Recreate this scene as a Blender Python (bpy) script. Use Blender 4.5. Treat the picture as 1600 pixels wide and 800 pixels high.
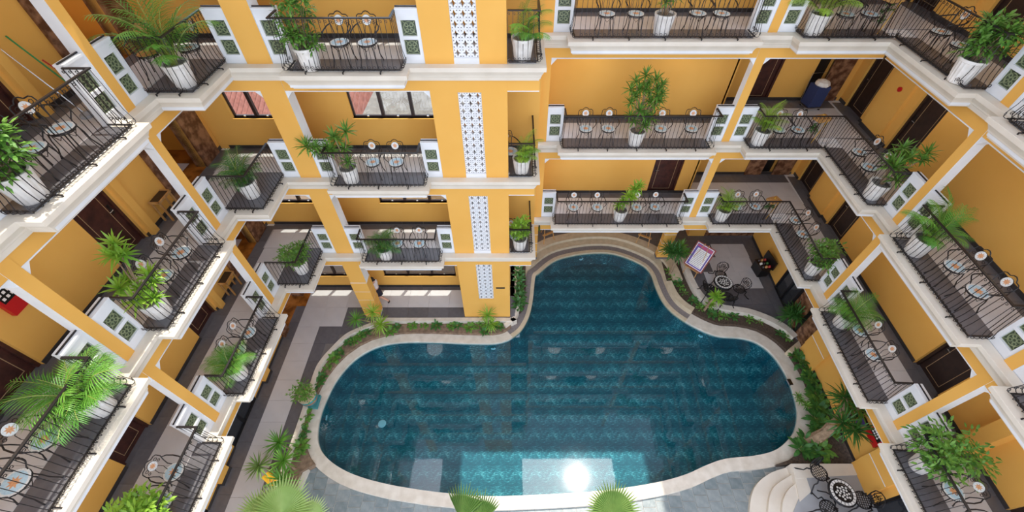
import bpy, math, random
from math import sin, cos, pi, radians, sqrt, atan2
from mathutils import Vector, Matrix
random.seed(7)
for o in list(bpy.data.objects):
    bpy.data.objects.remove(o, do_unlink=True)
scene = bpy.context.scene
col = scene.collection

# ------------------------------------------------------------------ camera
cd = bpy.data.cameras.new('camera'); cd.sensor_width = 36.0; cd.lens = 660.0 / 1600 * 36
cd.shift_x = -3.0 / 1600; cd.clip_end = 300
cam = bpy.data.objects.new('camera', cd); col.objects.link(cam)
cam.location = (0, 0, 15.0); cam.rotation_euler = (radians(90 - 48.5), 0, 0)
scene.camera = cam
# ------------------------------------------------------------------ sky, sun, exposure
world = bpy.data.worlds.new('sky'); scene.world = world; world.use_nodes = True
wn = world.node_tree; bg = wn.nodes['Background']
sky = wn.nodes.new('ShaderNodeTexSky'); sky.sky_type = 'NISHITA'; sky.sun_disc = False
sky.sun_elevation = radians(74); sky.sun_rotation = radians(28); sky.altitude = 50; sky.dust_density = 3.0; sky.air_density = 1.0; sky.ozone_density = 0.6
wmix = wn.nodes.new('ShaderNodeMixRGB'); wmix.inputs[0].default_value = 0.5
wmix.inputs[2].default_value = (8.4, 9.2, 10.8, 1)
wn.links.new(sky.outputs[0], wmix.inputs[1]); wn.links.new(wmix.outputs[0], bg.inputs[0])
bg.inputs[1].default_value = 0.30
sd = bpy.data.lights.new('sun', 'SUN'); sd.energy = 3.6; sd.angle = radians(0.6); sd.color = (1.0, 0.95, 0.86)
sun = bpy.data.objects.new('sun', sd); col.objects.link(sun)
sun.rotation_euler = Vector((0.147, 0.271, 1.095)).to_track_quat('Z', 'Y').to_euler()
sun.location = (3, 5, 40)
vs = scene.view_settings
vs.view_transform = 'Standard'; vs.look = 'None'; vs.gamma = 1.0; vs.use_curve_mapping = False
vs.exposure = 0.36

# ------------------------------------------------------------------ materials
def lin(c):
    return tuple(((x / 255) / 12.92 if x / 255 <= 0.04045 else ((x / 255 + 0.055) / 1.055) ** 2.4) for x in c)
MATS = {}
def mat(name, c, rough=0.6, metal=0.0, c2=None, scale=3.0, bump=0.0, bscale=40.0, spec=0.5, translucent=0.0, rnd=False, coat=0.0, detail=3.0, contrast=None):
    m = bpy.data.materials.new(name); m.use_nodes = True; nt = m.node_tree
    b = nt.nodes['Principled BSDF']; out = nt.nodes['Material Output']
    b.inputs['Base Color'].default_value = (*lin(c), 1); b.inputs['Roughness'].default_value = rough
    b.inputs['Metallic'].default_value = metal; b.inputs['Specular IOR Level'].default_value = spec
    if coat: b.inputs['Coat Weight'].default_value = coat
    tc = nt.nodes.new('ShaderNodeTexCoord')
    src = None
    if c2 is not None:
        mx = nt.nodes.new('ShaderNodeMixRGB'); mx.inputs[1].default_value = (*lin(c), 1); mx.inputs[2].default_value = (*lin(c2), 1)
        if rnd:
            oi = nt.nodes.new('ShaderNodeObjectInfo'); nz = nt.nodes.new('ShaderNodeTexNoise'); nz.inputs['Scale'].default_value = scale
            nt.links.new(tc.outputs['Object'], nz.inputs['Vector'])
            ad = nt.nodes.new('ShaderNodeMath'); ad.operation = 'MULTIPLY_ADD'; ad.inputs[1].default_value = 0.55
            sb = nt.nodes.new('ShaderNodeMapRange'); sb.inputs[1].default_value = 0.35; sb.inputs[2].default_value = 0.65; sb.inputs[3].default_value = 0; sb.inputs[4].default_value = 0.45
            nt.links.new(nz.outputs['Fac'], sb.inputs[0]); nt.links.new(oi.outputs['Random'], ad.inputs[0]); nt.links.new(sb.outputs[0], ad.inputs[2])
            nt.links.new(ad.outputs[0], mx.inputs[0])
        else:
            nz = nt.nodes.new('ShaderNodeTexNoise'); nz.inputs['Scale'].default_value = scale; nz.inputs['Detail'].default_value = detail
            nt.links.new(tc.outputs['Object'], nz.inputs['Vector'])
            mr = nt.nodes.new('ShaderNodeMapRange'); lo, hi = contrast or (0.3, 0.7); mr.inputs[1].default_value = lo; mr.inputs[2].default_value = hi
            nt.links.new(nz.outputs['Fac'], mr.inputs[0]); nt.links.new(mr.outputs[0], mx.inputs[0])
        nt.links.new(mx.outputs[0], b.inputs['Base Color']); src = mx.outputs[0]
    if bump:
        nb = nt.nodes.new('ShaderNodeTexNoise'); nb.inputs['Scale'].default_value = bscale; nb.inputs['Detail'].default_value = 4
        nt.links.new(tc.outputs['Object'], nb.inputs['Vector'])
        bp = nt.nodes.new('ShaderNodeBump'); bp.inputs['Strength'].default_value = bump; bp.inputs['Distance'].default_value = 0.02
        nt.links.new(nb.outputs['Fac'], bp.inputs['Height']); nt.links.new(bp.outputs[0], b.inputs['Normal'])
    if translucent:
        tr = nt.nodes.new('ShaderNodeBsdfTranslucent'); ms = nt.nodes.new('ShaderNodeMixShader'); ms.inputs[0].default_value = translucent
        if src: nt.links.new(src, tr.inputs[0])
        else: tr.inputs[0].default_value = (*lin(c), 1)
        nt.links.new(b.outputs[0], ms.inputs[1]); nt.links.new(tr.outputs[0], ms.inputs[2]); nt.links.new(ms.outputs[0], out.inputs[0])
    MATS[name] = m
    return m
mat('yellow', (231, 175, 88), 0.85, c2=(227, 169, 81), scale=0.8, bump=0.05, bscale=60, spec=0.2)
mat('orange_wall', (234, 172, 74), 0.8, c2=(228, 164, 66), scale=0.7, spec=0.2)
mat('white', (232, 231, 230), 0.7, c2=(220, 219, 218), scale=2.0, bump=0.05, bscale=50, spec=0.3)
mat('cream', (226, 215, 198), 0.7, c2=(216, 204, 186), scale=2.0, spec=0.3)
mat('stone_beige', (206, 188, 158), 0.75, c2=(190, 172, 142), scale=5, bump=0.1, bscale=90)
mat('coping', (222, 212, 196), 0.7, c2=(204, 192, 174), scale=4, bump=0.08, bscale=80)
mat('granite_dark', (108, 106, 109), 0.35, c2=(92, 90, 93), scale=6, spec=0.5, rnd=True)
mat('granite_black', (66, 60, 58), 0.3, c2=(52, 47, 46), scale=6, rnd=True)
mat('granite_band', (140, 130, 126), 0.6, c2=(112, 103, 100), scale=30, detail=6)
mat('porcelain', (206, 203, 202), 0.32, c2=(196, 193, 192), scale=3, rnd=True)
mat('terrace_grey', (166, 166, 166), 0.5, c2=(156, 156, 157), scale=2)
mat('grout', (120, 114, 110), 0.9)
mat('slate', (104, 116, 118), 0.45, c2=(146, 152, 150), scale=5, bump=0.35, bscale=18, rnd=True)
mat('slate_grout', (176, 174, 168), 0.9, c2=(158, 156, 150), scale=9)
mat('iron', (40, 36, 36), 0.4, metal=0.3, spec=0.5)
mat('cast_iron', (24, 21, 22), 0.45, metal=0.3)
mat('wood_door', (78, 42, 34), 0.4, c2=(50, 26, 22), scale=7, spec=0.4, detail=6)
mat('wood_dark', (52, 34, 28), 0.45, c2=(36, 23, 19), scale=8)
mat('brass_line', (196, 168, 128), 0.4, metal=0.5)
mat('steel', (200, 200, 200), 0.25, metal=0.9)
mat('marble_brown', (150, 108, 78), 0.25, c2=(92, 58, 38), scale=5, detail=9, contrast=(0.38, 0.6))
mat('marble_gold', (176, 110, 44), 0.2, c2=(112, 64, 24), scale=2.5, detail=7, contrast=(0.38, 0.62))
mat('tile_green', (146, 152, 114), 0.3, c2=(112, 122, 88), scale=14)
mat('tile_dark', (66, 76, 56), 0.5)
mat('mosaic_blue', (196, 216, 222), 0.3, c2=(170, 200, 212), scale=40)
mat('mosaic_white', (232, 230, 224), 0.35, c2=(210, 208, 202), scale=50)
mat('mosaic_orange', (226, 168, 120), 0.4, c2=(206, 140, 92), scale=40)
mat('pot_white', (232, 226, 218), 0.6, c2=(214, 206, 196), scale=5)
mat('soil', (92, 74, 58), 0.95, c2=(58, 46, 36), scale=16, bump=0.5, bscale=40)
mat('bed_soil', (150, 124, 100), 0.95, c2=(104, 84, 66), scale=7, bump=0.6, bscale=30, detail=6)
mat('leaf_palm', (124, 178, 66), 0.45, c2=(80, 142, 52), scale=2, rnd=True, translucent=0.3)
mat('leaf_lime', (172, 206, 70), 0.45, c2=(116, 170, 58), scale=3, rnd=True, translucent=0.3)
mat('leaf_bush', (134, 178, 74), 0.45, c2=(66, 120, 46), scale=9, translucent=0.3)
mat('leaf_dark', (86, 142, 64), 0.45, c2=(50, 98, 44), scale=6, translucent=0.25)
mat('leaf_fan', (152, 176, 100), 0.5, c2=(104, 142, 70), scale=3, rnd=True, translucent=0.3)
mat('leaf_fan_pale_sunlit', (206, 222, 150), 0.5, c2=(168, 200, 110), scale=3, rnd=True, translucent=0.3)  # pale leaf tone, lightened further to stand in for sun on the leaves
mat('leaf_dry', (196, 160, 84), 0.7, c2=(164, 120, 60), scale=6, translucent=0.2)
mat('trunk', (168, 142, 112), 0.85, c2=(122, 98, 74), scale=10, bump=0.4, bscale=30)
mat('stem_green', (150, 160, 70), 0.5, c2=(120, 130, 56), scale=10)
mat('roof_tile', (168, 116, 106), 0.85, c2=(140, 92, 84), scale=6)
mat('roof_sheet', (138, 136, 132), 0.8, c2=(110, 106, 102), scale=5)
mat('wood_light', (204, 158, 96), 0.55, c2=(176, 126, 70), scale=8)
mat('black', (20, 19, 20), 0.3)
mat('glass_dark', (44, 46, 50), 0.08, spec=0.8)
mat('red', (190, 22, 26), 0.4)
mat('navy', (40, 52, 92), 0.8)
mat('linen', (226, 218, 206), 0.9)
mat('purple', (92, 66, 140), 0.5, c2=(110, 84, 160), scale=4)
mat('purple_red', (188, 76, 110), 0.5)
mat('frame_red', (140, 58, 52), 0.5)
mat('paper', (238, 230, 222), 0.7)
mat('print', (112, 96, 96), 0.7)
mat('sign_yellow', (240, 176, 20), 0.5)
mat('terracotta', (196, 128, 88), 0.6, c2=(170, 100, 66), scale=10)
mat('turquoise', (72, 150, 150), 0.35, c2=(50, 120, 124), scale=8)
mat('skin', (214, 164, 136), 0.6)
mat('hair', (28, 22, 20), 0.5)
mat('blouse', (238, 226, 224), 0.8)
mat('skirt', (34, 32, 44), 0.8)
mat('plastic_green', (24, 130, 60), 0.5)
mat('plastic_blue', (40, 90, 170), 0.5)
mat('plastic_grey', (150, 150, 152), 0.5)
mat('cardboard', (190, 150, 96), 0.8)
mat('tan_mosaic', (214, 158, 92), 0.4, c2=(190, 130, 70), scale=20)
mat('flower_red', (200, 60, 50), 0.6)
mat('white_light', (236, 240, 240), 0.3)
mat('gold', (206, 160, 70), 0.35, metal=0.6)

def pool_material():
    m = bpy.data.materials.new('pool_mosaic'); m.use_nodes = True; nt = m.node_tree; b = nt.nodes['Principled BSDF']
    tc = nt.nodes.new('ShaderNodeTexCoord'); per = 0.66
    wr = nt.nodes.new('ShaderNodeVectorMath'); wr.operation = 'WRAP'; wr.inputs[1].default_value = (per, per, 50); wr.inputs[2].default_value = (0, 0, -50)
    nt.links.new(tc.outputs['Object'], wr.inputs[0])
    mp = nt.nodes.new('ShaderNodeMapping'); mp.inputs['Rotation'].default_value = (0, 0, radians(35)); mp.inputs['Scale'].default_value = (0.5, 1.6, 1)
    nt.links.new(wr.outputs[0], mp.inputs[0])
    nz = nt.nodes.new('ShaderNodeTexNoise'); nz.inputs['Scale'].default_value = 17; nz.inputs['Detail'].default_value = 5; nz.inputs['Roughness'].default_value = 0.75
    nt.links.new(mp.outputs[0], nz.inputs['Vector'])
    sx = nt.nodes.new('ShaderNodeSeparateXYZ'); nt.links.new(wr.outputs[0], sx.inputs[0])
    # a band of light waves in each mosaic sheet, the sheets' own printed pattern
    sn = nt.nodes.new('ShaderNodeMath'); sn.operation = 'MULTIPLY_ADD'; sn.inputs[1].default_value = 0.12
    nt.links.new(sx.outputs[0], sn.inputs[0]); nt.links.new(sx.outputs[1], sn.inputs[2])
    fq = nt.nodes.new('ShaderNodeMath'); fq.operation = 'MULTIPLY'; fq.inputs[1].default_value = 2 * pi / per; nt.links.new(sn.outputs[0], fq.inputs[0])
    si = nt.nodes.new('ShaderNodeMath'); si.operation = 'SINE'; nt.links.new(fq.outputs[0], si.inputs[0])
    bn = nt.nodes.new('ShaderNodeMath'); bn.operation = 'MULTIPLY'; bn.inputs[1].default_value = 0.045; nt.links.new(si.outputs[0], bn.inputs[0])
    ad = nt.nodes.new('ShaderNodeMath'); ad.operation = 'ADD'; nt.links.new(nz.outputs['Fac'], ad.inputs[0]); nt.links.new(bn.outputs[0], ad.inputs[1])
    n2 = nt.nodes.new('ShaderNodeTexNoise'); n2.inputs['Scale'].default_value = 0.9; nt.links.new(tc.outputs['Object'], n2.inputs['Vector'])
    a2 = nt.nodes.new('ShaderNodeMath'); a2.operation = 'MULTIPLY_ADD'; a2.inputs[1].default_value = 0.16; nt.links.new(n2.outputs['Fac'], a2.inputs[0]); nt.links.new(ad.outputs[0], a2.inputs[2])
    a3 = nt.nodes.new('ShaderNodeMath'); a3.operation = 'SUBTRACT'; a3.inputs[1].default_value = 0.08; nt.links.new(a2.outputs[0], a3.inputs[0]); ad = a3
    cr = nt.nodes.new('ShaderNodeValToRGB'); el = cr.color_ramp.elements
    el[0].position = 0.30; el[0].color = (*lin((22, 80, 96)), 1); el[1].position = 0.70; el[1].color = (*lin((190, 230, 226)), 1)
    e = el.new(0.52); e.color = (*lin((34, 108, 120)), 1); e = el.new(0.60); e.color = (*lin((80, 158, 162)), 1)
    nt.links.new(ad.outputs[0], cr.inputs[0]); nt.links.new(cr.outputs[0], b.inputs['Base Color']); b.inputs['Roughness'].default_value = 0.5
    MATS['pool_mosaic'] = m
pool_material()
def water_material():
    m = bpy.data.materials.new('water'); m.use_nodes = True; nt = m.node_tree; nt.nodes.remove(nt.nodes['Principled BSDF']); out = nt.nodes['Material Output']
    tr = nt.nodes.new('ShaderNodeBsdfTransparent'); tr.inputs[0].default_value = (*lin((168, 212, 220)), 1)
    gl = nt.nodes.new('ShaderNodeBsdfGlossy'); gl.inputs['Roughness'].default_value = 0.03; gl.inputs[0].default_value = (0.9, 0.95, 1, 1)
    fr = nt.nodes.new('ShaderNodeFresnel'); fr.inputs[0].default_value = 1.62
    tc = nt.nodes.new('ShaderNodeTexCoord'); nz = nt.nodes.new('ShaderNodeTexNoise'); nz.inputs['Scale'].default_value = 1.6; nz.inputs['Detail'].default_value = 2
    nt.links.new(tc.outputs['Object'], nz.inputs['Vector'])
    bp = nt.nodes.new('ShaderNodeBump'); bp.inputs['Strength'].default_value = 0.03; bp.inputs['Distance'].default_value = 0.03
    nt.links.new(nz.outputs['Fac'], bp.inputs['Height']); nt.links.new(bp.outputs[0], gl.inputs['Normal']); nt.links.new(bp.outputs[0], fr.inputs['Normal'])
    ge = nt.nodes.new('ShaderNodeNewGeometry'); iv = nt.nodes.new('ShaderNodeMath'); iv.operation = 'SUBTRACT'; iv.inputs[0].default_value = 1.0; nt.links.new(ge.outputs['Backfacing'], iv.inputs[1])
    mu = nt.nodes.new('ShaderNodeMath'); mu.operation = 'MULTIPLY'; nt.links.new(fr.outputs[0], mu.inputs[0]); nt.links.new(iv.outputs[0], mu.inputs[1])
    ms = nt.nodes.new('ShaderNodeMixShader'); nt.links.new(mu.outputs[0], ms.inputs[0]); nt.links.new(tr.outputs[0], ms.inputs[1]); nt.links.new(gl.outputs[0], ms.inputs[2])
    nt.links.new(ms.outputs[0], out.inputs[0]); MATS['water'] = m
water_material()
def glass_material():
    m = bpy.data.materials.new('pane_glass'); m.use_nodes = True; nt = m.node_tree; nt.nodes.remove(nt.nodes['Principled BSDF']); out = nt.nodes['Material Output']
    tr = nt.nodes.new('ShaderNodeBsdfTransparent'); tr.inputs[0].default_value = (0.9, 0.93, 0.93, 1)
    gl = nt.nodes.new('ShaderNodeBsdfGlossy'); gl.inputs['Roughness'].default_value = 0.02
    ms = nt.nodes.new('ShaderNodeMixShader'); ms.inputs[0].default_value = 0.06; nt.links.new(tr.outputs[0], ms.inputs[1]); nt.links.new(gl.outputs[0], ms.inputs[2])
    nt.links.new(ms.outputs[0], out.inputs[0]); MATS['pane_glass'] = m
glass_material()

# ------------------------------------------------------------------ mesh helpers
class MB:
    def __init__(self): self.v = []; self.f = []; self.m = []; self.mats = []; self.smooth = False
    def mi(self, name):
        if name not in self.mats: self.mats.append(name)
        return self.mats.index(name)
    def add(self, vs, fs, m):
        n = len(self.v); self.v += [tuple(p) for p in vs]; k = self.mi(m)
        for f in fs: self.f.append([i + n for i in f]); self.m.append(k)
        return self
    def box(self, x0, x1, y0, y1, z0, z1, m, sides=None):
        vs = [(x0, y0, z0), (x1, y0, z0), (x1, y1, z0), (x0, y1, z0), (x0, y0, z1), (x1, y0, z1), (x1, y1, z1), (x0, y1, z1)]
        fs = {'b': [3, 2, 1, 0], 't': [4, 5, 6, 7], 'f': [0, 1, 5, 4], 'k': [2, 3, 7, 6], 'l': [3, 0, 4, 7], 'r': [1, 2, 6, 5]}
        if not sides: return self.add(vs, list(fs.values()), m)
        for k, f in fs.items(): self.add([vs[i] for i in f], [[0, 1, 2, 3]], sides.get(k, m))
        return self
    def prism(self, poly, z0, z1, m, mtop=None, axis=2):
        n = len(poly)
        def P(a, b, h): return (a, b, h) if axis == 2 else ((a, h, b) if axis == 1 else (h, a, b))
        vs = [P(x, y, z0) for x, y in poly] + [P(x, y, z1) for x, y in poly]
        self.add(vs, [[i, (i + 1) % n, (i + 1) % n + n, i + n] for i in range(n)], m)
        self.add([vs[i] for i in range(n, 2 * n)], [list(range(n))], mtop or m)
        self.add([vs[i] for i in range(n)], [list(range(n))[::-1]], m)
        return self
    def tube(self, pts, r, m, n=5, closed=False, caps=True):
        pts = [Vector(p) for p in pts]; N = len(pts); vs = []; fs = []; up = None
        rr = r if isinstance(r, (list, tuple)) else [r] * N
        for i, p in enumerate(pts):
            a = pts[(i - 1) % N] if (closed or i) else p; b = pts[(i + 1) % N] if (closed or i < N - 1) else p
            t = (b - a); t = t.normalized() if t.length > 1e-9 else Vector((0, 0, 1))
            if up is None:
                u = Vector((0, 0, 1)) if abs(t.z) < 0.9 else Vector((1, 0, 0))
            else: u = up
            s = t.cross(u)
            if s.length < 1e-6: s = t.cross(Vector((0, 1, 0.3)))
            s.normalize(); u = s.cross(t).normalized(); up = u
            for k in range(n):
                an = 2 * pi * k / n + pi / n
                vs.append(p + (s * cos(an) + u * sin(an)) * rr[i])
        for i in range(N if closed else N - 1):
            j = (i + 1) % N
            for k in range(n): fs.append([i * n + k, i * n + (k + 1) % n, j * n + (k + 1) % n, j * n + k])
        if caps and not closed: fs.append(list(range(n))[::-1]); fs.append([(N - 1) * n + k for k in range(n)])
        return self.add(vs, fs, m)
    def lathe(self, prof, n, m, cx=0, cy=0, flute=0.0, top=None):
        vs = []; fs = []
        for r, z in prof:
            for k in range(n):
                a = 2 * pi * k / n; q = r * (1 + flute * (1 if k % 2 else -1)) if r > 0.02 else r
                vs.append((cx + q * cos(a), cy + q * sin(a), z))
        for i in range(len(prof) - 1):
            for k in range(n): fs.append([i * n + k, i * n + (k + 1) % n, (i + 1) * n + (k + 1) % n, (i + 1) * n + k])
        fs.append(list(range(n))[::-1]); fs.append([(len(prof) - 1) * n + k for k in range(n)])
        return self.add(vs, fs, m)
    def mesh(self, name):
        me = bpy.data.meshes.new(name); me.from_pydata(self.v, [], self.f)
        for k in self.mats: me.materials.append(MATS[k])
        me.polygons.foreach_set('material_index', self.m)
        if self.smooth: me.polygons.foreach_set('use_smooth', [True] * len(self.f))
        me.update()
        return me
def ob(name, mesh, parent=None, M=None, loc=None, rz=None, **props):
    if isinstance(mesh, MB): mesh = mesh.mesh(name)
    o = bpy.data.objects.new(name, mesh); col.objects.link(o)
    if parent is not None: o.parent = parent
    if M is not None: o.matrix_basis = M
    if loc is not None: o.location = loc
    if rz is not None: o.rotation_euler = (0, 0, rz)
    for k, v in props.items(): o[k] = v
    return o
def thing(name, label, category, M=None, loc=None, rz=None, group=None):
    o = ob(name, None, None, M, loc, rz, label=label, category=category)
    o.empty_display_size = 0.2
    if group: o['group'] = group
    return o
def struct(name, mesh, label=None, M=None, **kw):
    o = ob(name, mesh, None, M, **kw); o['kind'] = 'structure'
    if label: o['label'] = label
    return o
def TR(x, y, z, rz=0.0, sc=1.0): return Matrix.Translation((x, y, z)) @ Matrix.Rotation(rz, 4, 'Z') @ Matrix.Scale(sc, 4)

# ------------------------------------------------------------------ frames of the facades: s along, d into the building
def frame(ox, oy, ang): return Matrix.Translation((ox, oy, 0)) @ Matrix.Rotation(ang, 4, 'Z')
FB = frame(0, 9.86, 0)                                   # back wall left of the lattice pier
FD = frame(0, 11.70, 0)                                  # back wall right, further back
FL = frame(-7.75, 0, radians(90) - 0.013)                # left wing
FR = frame(9.97, 8.0, -radians(90) - 0.047)              # right wing, a little off square
def W(F, s, d, z=0.0): return F @ Vector((s, d, z))
def W2(F, s, d): p = F @ Vector((s, d, 0)); return (p.x, p.y)
LEV = {1: 4.0, 2: 7.3, 3: 10.6}
ALLZ = [4.0, 7.3, 10.6, 13.9]
LVN = {1: 'lowest', 2: 'middle', 3: 'top'}

# ------------------------------------------------------------------ cornices: one mitred sweep for each level
def sweep(path, prof, m, mb, right=1):
    n = len(path); vs = []; fs = []; k = len(prof)
    P = [Vector((p[0], p[1])) for p in path]
    for i, p in enumerate(P):
        t1 = (P[i] - P[i - 1]).normalized() if i else None; t2 = (P[i + 1] - P[i]).normalized() if i < n - 1 else None
        t1 = t1 or t2; t2 = t2 or t1
        n1 = Vector((t1.y, -t1.x)) * right; n2 = Vector((t2.y, -t2.x)) * right
        mm = (n1 + n2) / max(0.3, 1 + n1.dot(n2))
        for o, z in prof: q = p + mm * o; vs.append((q.x, q.y, z))
    for i in range(n - 1):
        for j in range(k - 1): fs.append([i * k + j, (i + 1) * k + j, (i + 1) * k + j + 1, i * k + j + 1])
    mb.add(vs, fs, m)
SLL = [(-1.5, 3.51), (4.73, 7.19)]     # slab ranges, left wing
SLR = [(0.62, 3.48), (4.69, 9.0)]
def cornice_path():
    pb, sb = -0.06, -0.46
    p = [W2(FL, -1.5, sb), W2(FL, 3.51, sb), W2(FL, 3.51, pb), W2(FL, 4.73, pb), W2(FL, 4.73, sb), W2(FL, 7.19, sb), W2(FL, 7.19, pb)]
    p += [(W2(FL, 8.42, pb)[0], 8.42), (-6.69, 8.42), (-6.69, 9.80)]
    p += [(-5.11, 9.80), (-5.11, 9.40), (-2.55, 9.40), (-2.55, 9.80), (0.60, 9.80), (0.60, 11.64)]
    p += [(1.52, 11.64), (1.52, 11.24), (6.14, 11.24), (6.14, 11.64), (7.37, 11.64), (7.37, 11.24)]
    sx = -(11.24 - 8.0) / cos(0.047) - 0.02
    p += [(W2(FR, sx, sb)[0], 11.24), W2(FR, -0.6, sb), W2(FR, -0.6, pb), W2(FR, 0.62, pb), W2(FR, 0.62, sb), W2(FR, 3.48, sb), W2(FR, 3.48, pb), W2(FR, 4.69, pb), W2(FR, 4.69, sb), W2(FR, 9.0, sb)]
    return p
PROF = [(-0.05, -0.37), (0.0, -0.37), (0.0, -0.33), (0.025, -0.32), (0.03, -0.27), (0.05, -0.255), (0.055, -0.22), (0.10, -0.13), (0.105, -0.105), (0.15, -0.10), (0.155, -0.005), (0.15, 0.0), (-0.08, 0.0)]
path = cornice_path()
for k, L in enumerate(ALLZ):
    mb = MB(); sweep(path, [(o, z + L) for o, z in PROF], 'cream', mb)
    struct(f'trim_{k+1}', mb, f'cream moulded cornice running round the courtyard, {["lowest","second","third","highest"][k]} tier')

# ------------------------------------------------------------------ slabs, beams, columns
def framed(name, M, label=None): return None
for k, L in enumerate(ALLZ):
    mb = MB()
    def fb(F, s0, s1, d0, d1, z0, z1, m='white'):
        poly = [W2(F, s0, d0), W2(F, s1, d0), W2(F, s1, d1), W2(F, s0, d1)]
        fb.k += 1; mb.prism(poly, z0 + .0007 * fb.k, z1 - .0007 * fb.k, m)
    fb.k = 0; z0, z1 = L - 0.33, L - 0.002
    fb(FL, -1.5, 11.5, -0.03, 1.75, z0, z1)
    for a, b in SLL: fb(FL, a, b, -0.5, 0.0, z0, z1)
    mb.prism([(-7.6, 8.38), (-6.65, 8.38), (-6.65, 9.82), (-7.6, 9.82)], z0, z1, 'white')
    fb(FB, -8.2, 0.64, -0.03, 1.65, z0, z1)
    fb(FB, -5.15, -2.51, -0.5, 0.0, z0, z1)
    mb.prism([(0.3, 11.4), (0.64, 11.4), (0.64, 13.2), (0.3, 13.2)], z0 + .009, z1 - .009, 'white')
    fb(FD, 0.5, 11.0, -0.03, 3.8, z0, z1)
    fb(FD, 1.48, 6.18, -0.5, 0.0, z0, z1)
    fb(FD, 7.33, 9.75, -0.5, 0.0, z0, z1)
    fb(FR, -6.8, 9.0, -0.03, 1.9, z0, z1)
    for a, b in SLR: fb(FR, a, b, -0.5, 0.0, z0, z1)
    fb(FR, -3.6, -0.55, -0.5, 0.0, z0, z1)
    struct(f'floor_slab_{k+1}', mb, f'white balcony slab ring, {["lowest","second","third","highest"][k]} tier')

def column(F, s0, s1, z0, z1, dd=0.25, label=''):
    mb = MB(); mb.box(s0, s1, 0, dd, z0, z1, 'white', {'f': 'yellow', 'k': 'yellow'})
    return struct('column', mb, label, M=F)
column(FL, 4.0, 4.24, 4, 17.2, label='yellow column between the two left wing bays')
column(FL, 7.68, 7.92, 4, 17.2, label='yellow column of the left wing nearest the left corner')
column(FL, 0.30, 0.54, 4, 17.2, label='nearest yellow column of the left wing')
column(FB, -6.20, -5.60, 0, 17.2, 0.4, 'wide yellow column of the back wall near the left corner')
column(FD, 0.77, 1.03, 4, 17.2, label='slim yellow column left of the wide back bay')
column(FD, 6.63, 6.88, 4, 17.2, label='slim yellow column right of the wide back bay')
column(FR, -0.11, 0.13, 4, 17.2, label='yellow column of the right wing nearest the right corner')
column(FR, 3.97, 4.20, 4, 17.2, label='second yellow column of the right wing')
column(FR, 8.0, 8.24, 4, 17.2, label='nearest yellow column of the right wing')

# lattice pier: two yellow piers with white breeze blocks between
mb = MB()
mb.box(-2.06, -1.385, 0, 0.35, 0, 17.2, 'yellow', {'l': 'white'}); mb.box(-0.80, -0.16, 0, 0.35, 0, 17.2, 'yellow')
for a, b in ((0, 1.26), (3.38, 4.0), (6.60, 7.3), (9.90, 10.6), (13.2, 17.2)): mb.box(-1.385, -0.80, 0.002, 0.33, a, b, 'yellow')
for L in ALLZ[:3]: mb.box(-1.385, -0.80, 0.0, 0.20, L, L + 0.13, 'white')
pier = struct('wall_pier', mb, 'tall yellow pier with a strip of white pierced blocks', M=FB)
def block_mesh(w, h, dp):
    mb = MB(); n = 4; sq = []; st = []
    sq = [(-w/2, -h/2), (0, -h/2), (w/2, -h/2), (w/2, 0), (w/2, h/2), (0, h/2), (-w/2, h/2), (-w/2, 0)]
    q = 0.13
    st = [(-w*q, -h*q), (0, -h*.43), (w*q, -h*q), (w*.43, 0), (w*q, h*q), (0, h*.43), (-w*q, h*q), (-w*.43, 0)]
    vs = [(x, 0, z) for x, z in sq] + [(x, 0, z) for x, z in st] + [(x, dp, z) for x, z in st] + [(x, dp, z) for x, z in sq]
    fs = []
    for i in range(8):
        j = (i + 1) % 8
        fs += [[i, j, 8 + j, 8 + i], [8 + i, 8 + j, 16 + j, 16 + i], [24 + j, 24 + i, 16 + i, 16 + j], [j, i, 24 + i, 24 + j]]
    mb.add(vs, fs, 'white')
    for sx in (-1, 1):                      # dark pads painting the shade of small corner holes
        for sz in (-1, 1): mb.box(sx*w*.34-.012, sx*w*.34+.012, -0.001, 0.01, sz*h*.34-.010, sz*h*.34+.010, 'wood_dark')
    return mb.mesh('breeze_block')
bw = 0.585 / 3
for lev, (za, zb, nr) in {0: (1.26, 3.38, 10), 1: (4.13, 6.60, 12), 2: (7.43, 9.90, 12), 3: (10.73, 13.2, 12)}.items():
    bh = (zb - za) / nr; me = block_mesh(bw - 0.004, bh - 0.004, 0.12)
    for r in range(nr):
        for c in range(3):
            ob('breeze_block', me, pier, Matrix.Translation((-1.385 + bw * (c + .5), 0.03, za + bh * (r + .5))))

# beams over the openings, with white underside and white corner brackets
def beam(F, s0, s1, openings, idx, lab):
    for k, L in enumerate(ALLZ):
        top = L - 0.32; bot = L - 0.67
        mb = MB(); mb.box(s0, s1, 0.012, 0.24, bot, top, 'yellow', {'b': 'white'})
        mb.box(s0, s1, 0.004, 0.25, bot - 0.012, bot + 0.012, 'white')
        if k:
            for a, b in openings:
                for x, sg in ((a, 1), (b, -1)):
                    if x in (10.0, -3.6, 9.9, -7.6): continue
                    mb.prism([(x, bot), (x + sg * 0.17, bot), (x, bot - 0.19)][::sg], 0.02, 0.22, 'white', axis=1)
        struct('beam', mb, f'yellow beam above the openings of the {lab}, {["ground","first","second","third"][k]} storey', M=F)
beam(FL, -1.5, 9.9, [(0.54, 4.0), (4.24, 7.68), (7.92, 9.9)], 0, 'left wing')
beam(FB, -7.7, -2.06, [(-7.6, -6.2), (-5.6, -2.06)], 1, 'left back wall')
beam(FB, -0.16, 0.62, [], 1, 'narrow bay beside the pier')
beam(FD, 1.03, 10.1, [(1.03, 6.63), (6.88, 10.0)], 2, 'right back wall')
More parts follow.
